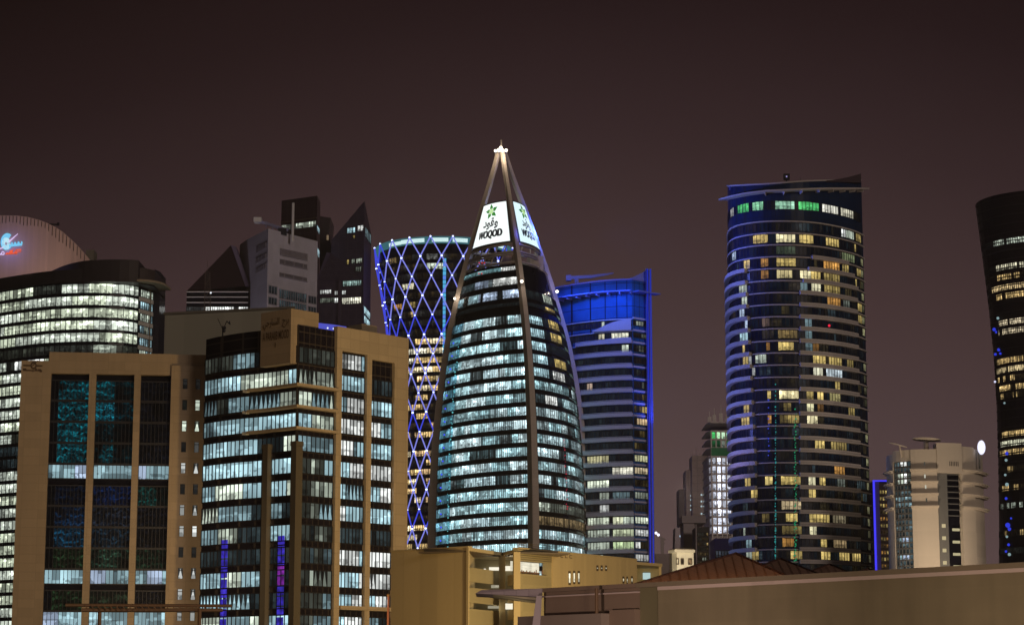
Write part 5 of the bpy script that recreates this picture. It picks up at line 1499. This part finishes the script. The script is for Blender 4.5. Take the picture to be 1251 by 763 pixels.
# ================================================================== 14. construction site and small far buildings
def far_cluster():
    rnd = random.Random(71)
    # tower under construction with green netting and white work lights
    Y = 950; t = thing('unfinished_tower', 'unfinished concrete tower with green netting on top and white work lights on every floor', 'building under construction', XY(870, 600, Y))
    A, B, Cc = XY(863.5, 600, Y + 8), XY(869.5, 600, Y), XY(912, 600, Y + 2)
    mc = solid('raw concrete', (.40, .36, .34), .9, .2); zt = ZR(880, 520, Y)
    P_ = Path([B, Cc]); Q = Path([A, B])
    # white rooms 
    b = MB(); b.prism([(B[0], B[1] + 4), (Cc[0], Cc[1] + 4), (Cc[0], Cc[1] + 22), (A[0] + .5, A[1] + 22), (A[0] + .5, A[1] + 2)], 0, ZR(880, 556, Y)); b.build('core', mc, t)
    z0 = ZR(880, 557, Y); pitch = (z0 - ZR(880, 557 + 105, Y)) / 10
    for k in range(-4, 20):
        z = z0 - pitch * k
        if z < 3: break
        b = MB(); b.prism([A, B, Cc, (Cc[0], Cc[1] + 22), (A[0], A[1] + 22)], z - .3, z + .25); b.build('floor_slab', mc, t)
        if k >= 0 and k < 9:
            b = MB(); n = 5; g = []
            for i in range(n): g.append(C((.72, .76, .9), (.6, 1.8, .85, .9, 1.1)[i] * rnd.uniform(.7, 1.1)))
            b.panes(P_, .03, .75, n, z - pitch + .3, z - .35, -2.2, g, .1, .1); b.build('lit_room', [M['far'], mc], t)
            b = MB(); b.panes(Q, .3, .98, 1, z - pitch + .5, z - .6, -.5, [C((.6, .6, .7), .25)], 0); b.build('lit_room', [M['far'], mc], t)
        if k in (-3, -2, -1):
            b = MB(); g = [C(c, v) for c, v in (((.1, .8, .2), .6), ((.5, .9, .5), 1.0), ((.6, .9, .6), .9), ((.3, .8, .4), .7), ((.5, .9, .5), .8))]
            if k != -3: g = [C((.03, .4, .12), .12), C((.03, .4, .15), .15), C((.5, .6, .5), .3 if k == -2 else .08), C((.03, .5, .15), .4 if k == -1 else .15), C((.4, .5, .4), .25)]
            b.panes(P_, .03, .75, 5, z - pitch + .4, z - .35, -1.5, g, .1, .1); b.build('lit_room', [M['far'], mc], t)
    for i in range(6):
        b = MB(); p = P_(i / 7.2 + .01); b.box(p[0] - .3, p[0] + .3, p[1] - .2, p[1] + .4, 0, ZR(880, 526, Y)); b.build('column', mc, t)
    for i, x in enumerate((867, 873, 881, 889, 896)):
        q = PT(x, 526, Y); b = MB(); hgt = (10, 13, 16, 14, 15)[i] * .35; b.prism([(q[0] - .8, q[1]), (q[0] + .8, q[1]), (q[0] + .8, q[1] + 1), (q[0] - .8, q[1] + 1)], z0 + 4 * pitch, z0 + 4 * pitch + hgt * .7); b.tube([(q[0], q[1], z0 + 4 * pitch), (q[0], q[1], z0 + 4 * pitch + hgt * 1.35)], .2, 4); b.build('formwork', mc, t)
    b = MB(); b.band(P_, 0, .8, 2, z0 + .3, z0 + pitch * 1.0, .3, .4); b.build('safety_net', solid('green netting', (.03, .16, .07), .9, .4, .6), t)
    # dark scaffolded towers left of it
    mdk = solid('brown scaffold wall', (.50, .40, .36), .95, .3, .3, joint=(2.4, 3.4), jdark=.55)
    def simple(name, label, pts, Y, mat, dep=16, cat='building'):
        t = thing(name, label, cat, XY((pts[0] + pts[1]) / 2, 690, Y))
        a, c = XY(pts[0], 640, Y), XY(pts[1], 640, Y); b = MB(); b.prism([a, c, (c[0], c[1] + dep), (a[0], a[1] + dep)], 0, ZR(pts[0], pts[2], Y)); b.build('wall', mat, t)
        return t, Path([a, c])
    t, P2 = simple('scaffolded_tower', 'dim brown scaffolded tower just left of the green netted one', (846.5, 866, 556), 980, mdk)
    b = MB()
    for i in range(5): p = P2(i / 4, 0, .5); b.tube([(*p, 0), (*p, ZR(850, 552 - (i % 2) * 5, 980))], .15, 4)
    for k in range(26): z = 20 + 3.4 * k; b.band(P2, 0, 1, 1, z, z + .2, .3, .6)
    b.build('scaffold', mdk, t)
    for y in (604, 612, 618, 627):
        for x in (857, 860.5):
            if rnd.random() < .8:
                b = MB(); b.ball(PT(x, y, 979), .4); b.build('work_lamp', emit('pale work lamp', (.45, .6, .65), .9), t)
    t, P3 = simple('scaffolded_tower', 'dim brown stepped tower, lower neighbour left of the scaffolded tower', (838.5, 847, 574), 990, mdk)
    for y in (605, 610, 617, 622):
        b = MB(); b.ball(PT(844, y, 989), .35); b.build('work_lamp', emit('pale work lamp', (.45, .6, .65), .9), t)
    t, P3 = simple('slab_tower', 'dim grey brown slab, leftmost and lowest of the hazy towers at the building site', (830, 838.5, 597), 1000, solid('hazy brown wall', (.26, .22, .21), .95, .2, .1, joint=(3, 7), jdark=.8))
    mpl = solid('pale violet grey render', (.42, .37, .40), .9, .1)
    t, P3 = simple('grey_cornice_block', 'pale violet grey block with a cornice in front of the scaffolded towers', (835, 848.5, 636), 800, mpl)
    b = MB(); z = ZR(840, 633, 800); p, q = P3(0), P3(1); b.box(p[0] - .6, q[0] + 4, p[1] - .8, p[1] + 17, z - 1.6, z + 1); b.build('cornice', mpl, t)
    t, P3 = simple('narrow_dark_block', 'narrow dark block with a few lit windows between the cornice block and the drum tower', (850, 866, 643), 780, solid('dark grey wall', (.07, .07, .075), .8, .2))
    for k in range(8):
        zh = ZR(857, 650 + 6 * k, 780); b = MB(); g = rooms(rnd, 5, .35, 1, 2, (PALE, WARM), (.05, .3), dark=.01)
        b.panes(P3, .1, .95, 5, zh - 1.2, zh, .05, g, .3, .1); b.build('window_band', [M['far'], M['mull']], t)
    b = MB(); p = P3(0, 0, .3); b.tube([(*p, 0), (*p, ZR(850, 640, 780))], .3, 5); b.build('edge_pipe', mpl, t)
    t, P3 = simple('pink_podium', 'plain mauve podium block below the unfinished tower', (873, 906, 657), 700, solid('mauve render', (.40, .30, .31), .9, .1))
    zz = ZR(880, 672, 700); b = MB(); g = [C(BLUEW, .03)] * 9; b.panes(P3, .02, .98, 9, ZR(880, 682, 700), zz, .06, g, .3, .1); b.build('window_band', [M['far'], M['mull']], t)
    spot('site_fill', (PT(836, 700, 800)[0], 790, 75), PT(852, 620, 980), 170000, (1, .82, .72), 60, 2)  # unseen fill added to lift the towers shadowed by the drum tower
    # leaning dark block
    t = thing('slanting_dark_block', 'dark block with one slanting side left of the pale cornice block', 'building', XY(829, 690, 850))
    Y = 850; a, c = PT(821, 690, Y), PT(836, 690, Y); tl, tr = PT(825, 644, Y), PT(835, 644, Y)
    b = MB(); b.slabpoly([(a[0] - 1, Y, 0), (c[0], Y, 0), tr, tl], (0, 12, 0)); b.build('wall', solid('dark violet wall', (.055, .045, .05), .8, .1), t)
    b = MB(); b.ball(PT(831.5, 654.5, Y - 1), .45); b.build('lamp', emit('blue white wall lamp', (.5, .65, .8), 1.2), t)
    # hazy low building with crane
    t, P3 = simple('low_dim_building', 'low dim building at the foot of the small crane', (800, 822, 676), 880, solid('dim brown grey wall', (.07, .055, .055), .9, .2))
    t = thing('tower_crane', 'small hazy construction crane with two white lamps right of the blue tower', 'crane', XY(808, 690, 900))
    Y = 900; b = MB(); b.tube([(*XY(809, 660, Y), 0), PT(809, 657, Y)], .9, 4); 
    b.tube([PT(812, 664, Y), PT(806, 655, Y), PT(800, 649, Y)], .35, 4); b.tube([PT(806, 655, Y), PT(813, 659, Y)], .5, 4); b.build('mast', solid('hazy crane steel', (.12, .10, .10), .8, .1), t)
    for x, y in ((801.5, 650.5), (804.3, 652.8)):
        b = MB(); b.ball(PT(x, y, Y - 1), .55); b.build('lamp', emit('violet white crane lamp', (.9, .85, 1), 2), t)
    # white pavilion
    Y = 420; t = thing('white_pavilion', 'small floodlit white pavilion with a cornice and square windows above the copper roof', 'pavilion', XY(834, 700, Y))
    mw = solid('white render', (.72, .68, .58), .8, .05)
    pts = [XY(821, 690, Y + 2), XY(827, 690, Y), XY(847.5, 690, Y + 1)]; Pp = Path(pts)
    zt = ZR(830, 672, Y); b = MB(); b.prism(pts + [(pts[2][0], Y + 8), (pts[0][0], Y + 8)], 0, zt); b.build('wall', mw, t)
    b = MB(); b.band(Pp, 0, 1, 2, zt - .35, zt + .15, -1, .8); b.band(Pp, 0, 1, 2, zt + .15, zt + .35, -1, .4); b.build('cornice', mw, t)
    for a, c, v in ((.36, .46, .0), (.54, .64, 0), (.80, .93, .25)):
        z1, z0 = ZR(835, 682.0, Y), ZR(835, 688.5, Y); b = MB(); b.panes(Pp, a, c, 1, z0, z1, .04, [C((.8, .5, .25), v + .01)], .12, .1); b.build('window', [M['far'], M['mull_tan']], t)
    spot('pavilion_floodlight', PT(826, 760, 405), PT(834, 680, Y), 14000, (1, .88, .62), 80, .5)


# ================================================================== 15. near tan building with open recess
def near_tan_building():
    rnd = random.Random(81); ROW = 720
    zt = ZR(572.5, 668.2, 198.6); ztb = ZR(632, 669.7, 200.5)
    A0, A1 = XY(478, ROW, 204.5), XY(572.5, ROW, 198.6)
    Mi = XY(613.7, ROW, 205.7); B0, B1 = XY(632, ROW, 200.5), XY(777, ROW, 217.5)
    t = thing('golden_low_building', 'low golden building with a shaded open recess, slender columns and slit windows', 'building', A1)
    mg = solid('golden ribbed cladding', (.43, .345, .20), .8, .08, .2, joint=(.55, 30), jdark=.90)
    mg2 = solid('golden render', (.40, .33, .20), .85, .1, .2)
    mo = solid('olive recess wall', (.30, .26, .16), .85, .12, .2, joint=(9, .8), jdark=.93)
    PA = Path([A0, A1])
    b = MB(); b.prism([A0, A1, (A1[0] + .4, A1[1] + 12), (A0[0], A0[1] + 12)], 0, zt); b.build('side_wall', mg, t)
    b = MB(); b.band(PA, 0, 1, 1, zt, zt + .12, -.5, .12); b.mullion(PA, .995, 0, zt, 0, .25, .12, 0); b.build('wall_trim', mg2, t)
    # right wall with openings
    PB = Path([B0, B1])
    def S_(px, z=None): return sx(PB, px, 12)
    sO0, sO1 = S_(633.5), S_(668.5); zo1, zo0 = ZR(650, 686, 203), ZR(650, 701.5, 203)
    s674 = S_(674)
    b = MB()
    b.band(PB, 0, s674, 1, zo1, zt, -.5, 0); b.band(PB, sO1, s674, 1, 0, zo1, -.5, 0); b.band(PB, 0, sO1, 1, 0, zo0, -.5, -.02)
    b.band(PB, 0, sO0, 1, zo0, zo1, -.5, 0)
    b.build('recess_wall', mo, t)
    b = MB()
    for k in range(9): b.band(PB, .0, s674, 1, zo1 + .12 + k * .18, zo1 + .16 + k * .18, 0, .04)
    b.build('soffit_slats', M['mull_tan'], t)
    # courses round slit windows
    b = MB(); slits = [(693, 695.5, 699, 713, .9), (698.7, 701, 698.6, 712, .9), (704.3, 706.6, 698.6, 712, .9), (727.3, 729.4, 691.8, 695.8, .8), (732.5, 734.6, 691.8, 695.8, .8), (738, 740, 691.8, 695.8, .8), (759.2, 761, 705, 711, .7), (764, 765.5, 705, 712, .6), (769.5, 771.5, 704.5, 711.5, .7), (662, 1, 0, 0, 0)]
    b.band(PB, s674, 1, 3, 0, ztb, -.5, .12); b.build('front_wall', mg, t)
    for x0, x1, y0, y1, v in slits[:-1]:
        Yq = 206 + (x0 - 674) * .11; b = MB(); b.panes(PB, S_(x0), S_(x1), 1, ZR(x0, y1, Yq), ZR(x0, y0, Yq), .14, [C((.95, .85, .6), v)], .03, .04); b.build('slit_window', [M['warm'], M['mull_tan']], t)
    for x in (683.5, 689, 694.5):
        b = MB(); z1, z0 = ZR(x, 677, 207), ZR(x, 681, 207); b.band(PB, S_(x), S_(x + 3.2), 1, z0, z1, .12, .15, 0); b.band(PB, S_(x + .5), S_(x + 3.0), 1, z0 + .06, z1 - .05, .15, .17, 1); b.build('vent_box', [M['mull_tan'], mg], t)
    b = MB(); b.band(PB, 0, 1, 3, ztb, ztb + .12, -.5, .2); b.build('coping', mg2, t)
    # bright room behind the opening
    b = MB(); g = [C((1, .93, .72), .95 * (1.0 if i % 4 else .85)) for i in range(12)]
    b.panes(PB, sO0, sO1, 12, zo0 + .3, zo1, -.9, g, 0)
    b.build('bright_room', [emitglow], t)
    b = MB(); r2 = random.Random(7); n = 18
    for i in range(n):
        a = sO0 + (sO1 - sO0) * (i + .5) / n; hgt = r2.uniform(.2, .55); b.band(PB, a - .0022, a + .0022, 1, zo0 - .02, zo0 + hgt, -.45, -.4)
    b.build('railing', solid('reddish brown rail', (.22, .12, .08), .8, .1), t)
    # recess: floors, back wall, parapets, ceiling
    C0, C1 = XY(573, ROW, 213), XY(633, ROW, 213)
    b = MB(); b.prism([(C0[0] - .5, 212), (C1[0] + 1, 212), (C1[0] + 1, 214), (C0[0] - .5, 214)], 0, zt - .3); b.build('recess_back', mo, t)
    PL, PR = Path([A1, Mi]), Path([Mi, B0])
    b = MB(); th = .28
    b.prism([A1, Mi, B0, (B0[0] + .5, 213), (A1[0], 213)], zt - th, zt + .02); b.build('roof_slab', mg2, t)
    b = MB()
    for k in range(26):
        u = (k + .5) / 26
        for Pq in (PL, PR): b.band(Pq, max(0, u - .008), min(1, u + .008), 1, zt - th - .12, zt - th, -5, -.15)
    b.build('soffit_slats', M['mull_tan'], t)
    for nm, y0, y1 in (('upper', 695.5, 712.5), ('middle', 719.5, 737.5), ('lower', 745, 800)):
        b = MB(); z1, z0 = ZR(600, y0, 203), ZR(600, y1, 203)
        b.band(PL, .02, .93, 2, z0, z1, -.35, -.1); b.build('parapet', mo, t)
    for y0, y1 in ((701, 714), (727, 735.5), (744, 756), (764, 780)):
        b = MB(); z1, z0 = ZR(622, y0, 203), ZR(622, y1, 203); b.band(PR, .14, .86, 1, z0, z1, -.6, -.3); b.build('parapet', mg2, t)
    mlit = emit('white room light', (1, .93, .75), 1.0); mdim = emit('dim room light', (.55, .5, .36), .6)
    for x0, x1, y0, y1, mt in ((591, 593.5, 694, 701, mlit), (597.5, 612, 692.2, 696, mlit), (600, 611, 714, 717.5, mdim), (605, 611.5, 713.5, 716, mlit), (596, 611.5, 739.5, 742.5, mdim), (617, 626.5, 736.5, 743.5, mlit), (616, 630, 690.8, 696.5, mlit)):
        b = MB(); p0, p1 = PT(x0, y1, 211.6), PT(x1, y0, 211.6); b.box(p0[0], p1[0], 211.6, 211.9, p0[2], p1[2]); b.build('lit_window', mt, t)
    for q in (Mi, B0):
        b = MB(); b.box(q[0] - .32, q[0] + .28, q[1] - .1, q[1] + .5, 0, zt - .28); b.build('column', mg2, t)
    point('recess_lamp', PT(600, 704, 207), 60, (1, .85, .55), .3)
    point('recess_lamp', PT(600, 745, 205), 45, (1, .85, .55), .3)
    point('recess_lamp', PT(623, 690, 206), 60, (1, .85, .55), .3)
    # small canopy at the right end
    b = MB(); z = ZR(790, 688.5, 219); a = XY(775, ROW, 217.5); c = XY(809.5, ROW, 221)
    b.prism([a, c, (c[0], c[1] + 6), (a[0], a[1] + 6)], z - .12, z + .16); b.build('side_canopy', mg2, t)
    b = MB(); b.box(c[0] - .35, c[0] - .1, c[1], c[1] + .3, 0, z - .12); b.build('column', mg2, t)
    b = MB(); p0, p1 = PT(785.5, 707, 224), PT(794.5, 699, 224); b.box(p0[0], p1[0], 224, 224.2, p0[2], p1[2]); b.build('lit_window', emit('pale blue room light', (.55, .75, .75), .8), t)
    b = MB(); p0, p1 = PT(774, 760, 224.5), PT(806, 692, 224.5); b.box(p0[0], p1[0], 224.5, 228, 0, p1[2]); b.build('rear_wall', mo, t)


emitglow = None


# ================================================================== 16. brown wall, canopy and copper roofs in the foreground
def foreground():
    ROW = 730
    zt = ZR(1251, 686.5, 100)
    def Yat(px):   # straight front line, nearer on the right
        X0, Y0 = XY(1251, ROW, 100)[0], 100.0; X1, Y1 = XY(780, ROW, 118.5)[0], 118.5
        k = (px - CX) / F * 1.0
        # intersect the viewing ray (by column) with the front line
        kx = XY(px, ROW, 1.0)[0]
        return (Y0 + (Y1 - Y0) * (0 - X0) / (X1 - X0)) / (1 - kx * (Y1 - Y0) / (X1 - X0))
    def pt(px): Y = Yat(px); return XY(px, ROW, Y)
    mw = solid('brown rendered wall', (.27, .215, .14), .9, .34, .5, joint=(3.1, 1.15), jdark=.95)
    mcap = solid('olive brown coping', (.27, .21, .15), .85, .15, .5, joint=(2.4, 5), jdark=.8)
    mband = solid('pale mauve coping band', (.66, .51, .49), .8, .1, .5, joint=(1.7, 5), jdark=.88)
    t = thing('boundary_wall', 'long brown rendered wall with a pale coping band across the lower right foreground', 'wall', pt(1000))
    PW = Path([pt(804), pt(1330)])
    b = MB(); b.band(PW, 0, 1, 6, 0, zt - .42, -.4, 0); b.build('wall', mw, t)
    b = MB(); b.band(PW, 0, 1, 6, zt - .42, zt - .24, -.4, .05); b.build('coping_band', mband, t)
    b = MB(); b.band(PW, 0, 1, 6, zt - .24, zt, -.4, .22); b.build('coping', mcap, t)
    PC = Path([pt(780), pt(804.2)])
    b = MB(); b.band(PC, 0, .995, 1, 0, zt - .24, -.5, -.12); b.build('corner_pier', solid('dark olive wall', (.20, .17, .10), .9, .1), t)
    b = MB(); b.band(PC, 0, .999, 1, zt - .239, zt - .001, -.4, .18); b.build('coping', mcap, t)
    # entrance part with canopy
    t = thing('canopy_building', 'dark brown low building with a projecting mauve roof canopy and a slanting post', 'building', pt(700))
    PE = Path([pt(662), pt(780)])
    md = solid('dark brown fascia', (.26, .18, .14), .9, .15, .4); 
    b = MB(); b.band(PE, 0, 1, 2, 0, zt - .02, -.5, -.15); b.build('fascia_wall', md, t)
    b = MB(); b.band(PE, 0, 1, 2, zt - .22, zt, -.5, .12); b.build('coping', md, t)
    z = ZR(720, 725, 121); b = MB(); b.band(PE, 0, 1, 2, z - .04, z + .04, -.15, -.02); b.build('fascia_line', mband, t)
    z1 = ZR(700, 749, 120); b = MB(); PF = Path([pt(647), pt(749)]); b.band(PF, 0, 1, 2, 0, z1, -.4, .9); b.build('lower_wall', solid('mauve brown wall', (.30, .23, .20), .9, .12, .4, joint=(2, 1.1), jdark=.95), t)
    z2 = ZR(770, 744, 119); PG = Path([pt(749.2), pt(780)]); b = MB(); b.band(PG, 0, 1, 2, 0, z2, -.4, .3); b.build('lower_wall', md, t)
    b = MB(); q = PE((731 - 662) / 118, 0, .1); b.tube([(q[0], q[1] - 1.0, 0), (q[0], q[1] - 1.0, ZR(731, 718, 120))], .1, 8); b.build('drainpipe', solid('brown pipe', (.16, .09, .05), .5, .1), t)
    # canopy blade
    zc1, zc0 = zt - .02, ZR(655, 727.3, 122.5)
    tip = XY(583, 724, 125.8); e = pt(662.5); e2 = (e[0], e[1] - .35); 
    mm = solid('mauve metal fascia', (.42, .34, .38), .6, .08, .4, joint=(.44, 5), jdark=.7)
    b = MB(); tipz = ZR(583, 724.4, 125.8)
    A = (tip[0] - .1, tip[1] - .2, tipz); T1 = (tip[0] + .25, tip[1] - .2, zc1); T2 = (e2[0], e2[1], zc1); B2 = (e2[0], e2[1], zc0)
    b.slabpoly([A, B2, T2, T1], (.0, 4.5, 0)); b.build('canopy', mm, t)
    b = MB(); so = [(A[0] + .3, A[1] + .1, tipz - .01), (B2[0] - .3, B2[1] + .1, zc0 - .02), (B2[0] - .3, B2[1] + 4.4, zc0 - .22), (A[0] + .3, A[1] + 4.4, tipz - .22)]
    b.slabpoly([so[0], so[1], (so[1][0], so[1][1], so[1][2] - .16), (so[0][0] + .6, so[0][1], so[0][2] - .05)], (0, 4.2, 0)); b.build('canopy_soffit', solid('cream soffit', (.55, .47, .34), .8, .05), t)
    b = MB(); p = [PT(655.5, 727, 122.9), PT(662, 727, 122.9), PT(660, 765, 122.9), PT(650, 765, 122.9)]
    b.slabpoly(p[::-1], (0, .8, 0)); b.build('slanting_post', mm, t)
    point('canopy_lamp', (so[0][0] + 2.0, so[0][1] + 1.5, zc0 - 1.2), 14, (1, .8, .5), .2)
    # copper roofs
    mcop = solid('copper standing seam roof', (.36, .22, .16), .5, .12, .4, joint=(.75, 60), jdark=.62, spec=.4)
    mseam = solid('copper seam', (.25, .14, .10), .6, .1)
    mrd = solid('dark ridge cap', (.07, .035, .03), .6, .1)
    names = ['largest copper pyramid roof, leftmost behind the brown wall', 'second copper pyramid roof, partly behind the largest one', 'third copper pyramid roof, small and dim in front of the drum tower', 'fourth copper pyramid roof, tiny peak farthest right']
    for i, (ax_, ay, lx, ly, rx, ry, Y) in enumerate(((899, 676, 780, 712, 964.5, 704.6, 150), (953.5, 682, 903, 701, 1002, 701.5, 178), (1013.5, 689, 975, 703, 1040, 700, 205), (1060.5, 694, 1035, 703, 1077, 700, 232))):
        ap = PT(ax_, ay, Y); k = 1.25
        ly2 = ay + (ly - ay) * k; lx2 = ax_ + (lx - ax_) * k; k2 = 1.0 * (ly2 - ay) / (ry - ay); rx2 = ax_ + (rx - ax_) * k2; ry2 = ly2
        l = PT(lx2, ly2, Y - 6); r = PT(rx2, ry2, Y - 6); ze = min(l[2], r[2])
        l = (l[0], l[1], ze); r = (r[0], r[1], ze); lb = (l[0] + 1, l[1] + 18, ze); rb = (r[0] + 1, r[1] + 18, ze)
        t = thing('copper_roof', names[i], 'roof', ((l[0] + r[0]) / 2, Y), 'copper pyramid roofs behind the wall')
        b = MB(); b.poly([l, r, ap]); b.poly([r, rb, ap]); b.poly([rb, lb, ap]); b.poly([lb, l, ap]); b.poly([l, lb, rb, r]); b.build('roof', mcop, t)
        b = MB(); L_, R_, A_ = Vector(l), Vector(r), Vector(ap); nn_ = int((R_ - L_).length / .62); ua = (A_ - L_).dot((R_ - L_).normalized()) / (R_ - L_).length
        foot = L_.lerp(R_, ua)
        for q in range(1, nn_):
            u = q / nn_; e0 = L_.lerp(R_, u); f_ = u / ua if u < ua else (1 - u) / (1 - ua); e1 = e0 + (A_ - foot) * f_ * .985; up = Vector((0, -.03, .05)); b.tube([tuple(e0 + up), tuple(e1 + up)], .022, 4)
        b.build('seam', mseam, t)
        b = MB(); 
        for q in (l, r): b.tube([q, (ap[0], ap[1] - .05, ap[2] + .03)], .09, 5)
        b.build('ridge_cap', mrd, t)
        b = MB(); b.prism([(l[0] + .4, l[1] + .5), (r[0] - .4, r[1] + .5), (rb[0] - .4, rb[1] - .5), (lb[0] + .4, lb[1] - .5)], 0, ze - .01); b.build('wall', mw, t)
    # warm light in the gap between the wall and the roofs
    for px_ in (800, 850, 900, 945, 985): q = XY(px_, 715, 141.5); point('eave_lamp', (q[0], q[1], ZR(850, 721, 144) + 1.0), 120, (1, .50, .20), .25)


# ================================================================== 17. gantry at lower left, thin pole
def street_gantry():
    t = thing('street_gantry', 'dark brown horizontal gantry beam crossing the lower left corner of the stone block', 'gantry', XY(122, 760, 150))
    Y = 150; mb_ = solid('rusty brown steel', (.30, .17, .08), .6, .3, 1.0)
    b = MB(); b.tube([PT(80, 738.6, Y), PT(283, 739.4, Y + 2)], .11, 6); b.tube([PT(100, 744.6, Y), PT(272, 744.6, Y + 2)], .13, 6)
    for i in range(22): x = 104 + i * 7.6; b.tube([PT(x, 738.8, Y), PT(x + 3.5, 744.6, Y)], .045, 4)
    b.build('beam', mb_, t)
    for x in (122, 244):
        b = MB(); p = PT(x, 742, Y + .4); b.tube([(p[0], p[1], 0), p], .14, 6); b.build('post', mb_, t)
    t = thing('red_pole', 'thin reddish pole in front of the golden right corner of the office tower', 'pole', XY(474, 760, 180))
    b = MB(); p = PT(474.5, 728, 180); b.tube([(p[0], p[1], 0), p], .1, 8); b.build('shaft', solid('red brown paint', (.3, .12, .08), .5, .1), t)
    b = MB(); b.ball((p[0], p[1], p[2] + .1), .14); b.build('cap', mb_, t)


m, N, L = newmat('bright interior')
at = N('ShaderNodeAttribute'); at.attribute_name = 'glow'; g_ = N('ShaderNodeNewGeometry')
nn = N('ShaderNodeTexNoise'); nn.inputs['Scale'].default_value = 1.2; mp_ = N('ShaderNodeMapping'); mp_.inputs['Scale'].default_value = (1, 1, 5)
L(g_.outputs['Position'], mp_.inputs[0]); L(mp_.outputs[0], nn.inputs['Vector'])
e_ = N('ShaderNodeEmission'); L(mixc(N, L, at.outputs['Color'], math_(N, L, 'MULTIPLY_ADD', nn.outputs['Fac'], .7, .55), 1.0, 'MULTIPLY'), e_.inputs[0]); L(e_.outputs[0], N('ShaderNodeOutputMaterial').inputs[0])
m.cycles.emission_sampling = 'NONE'; emitglow = m

corner_office(); stone_block(); round_office(); plain_block(); louvred_tower(); faceted_towers()
diagrid_tower(); tapering_tower(); blue_tower(); drum_tower()
blue_edged_block(); ledged_hotel(); flared_tower(); far_cluster(); near_tan_building(); foreground(); street_gantry()

# ------------------------------------------------------------------ sodium street lighting and added fill on the near facades
SOD = (1, .66, .26)
spot('window_bay_fill', (-58, 310, 6), (-57.5, 402, 26), 95000, (1, .72, .42), 36, 2, 1.0)  # narrow fill added where the corner office shadows the paired windows
spot('sodium_floodlight', (30, 300, 8), (-28, 392, 38), 250000, SOD, 80, 3)
spot('sodium_floodlight', (-70, 280, 8), (-66, 400, 35), 22000, (1, .66, .4), 90, 3)
spot('sodium_floodlight', (11, 180, 6), (8, 212, 11), 27000, (1, .70, .30), 130, 1)
spot('sodium_floodlight', (-16, 170, 4), (-6, 202, 8), 7000, (1, .62, .25), 110, 1)
spot('foreground_fill', (13, 86, 3), (13, 106, 6), 4200, (1, .78, .55), 120, .5)  # this and the next two: unseen fill added for foreground wall and canopy
spot('foreground_fill', (-3, 100, 3), (3, 122, 6), 5000, (1, .76, .6), 120, .5)
spot('foreground_fill', (19, 74, 3), (20, 100, 6), 3000, (1, .78, .55), 110, .5)

# air
HAZE = .0001
m, N, L = newmat('city haze')
v_ = N('ShaderNodeVolumePrincipled'); v_.inputs['Color'].default_value = (.95, .9, .88, 1); v_.inputs['Density'].default_value = HAZE
L(v_.outputs[0], N('ShaderNodeOutputMaterial').inputs[1])
b = MB(); b.box(-900, 900, -150, 1400, -1, 260); o = b.build('haze', m); o['kind'] = 'stuff'
for o in list(S.objects):
    if '_o' in o.keys(): del o['_o']
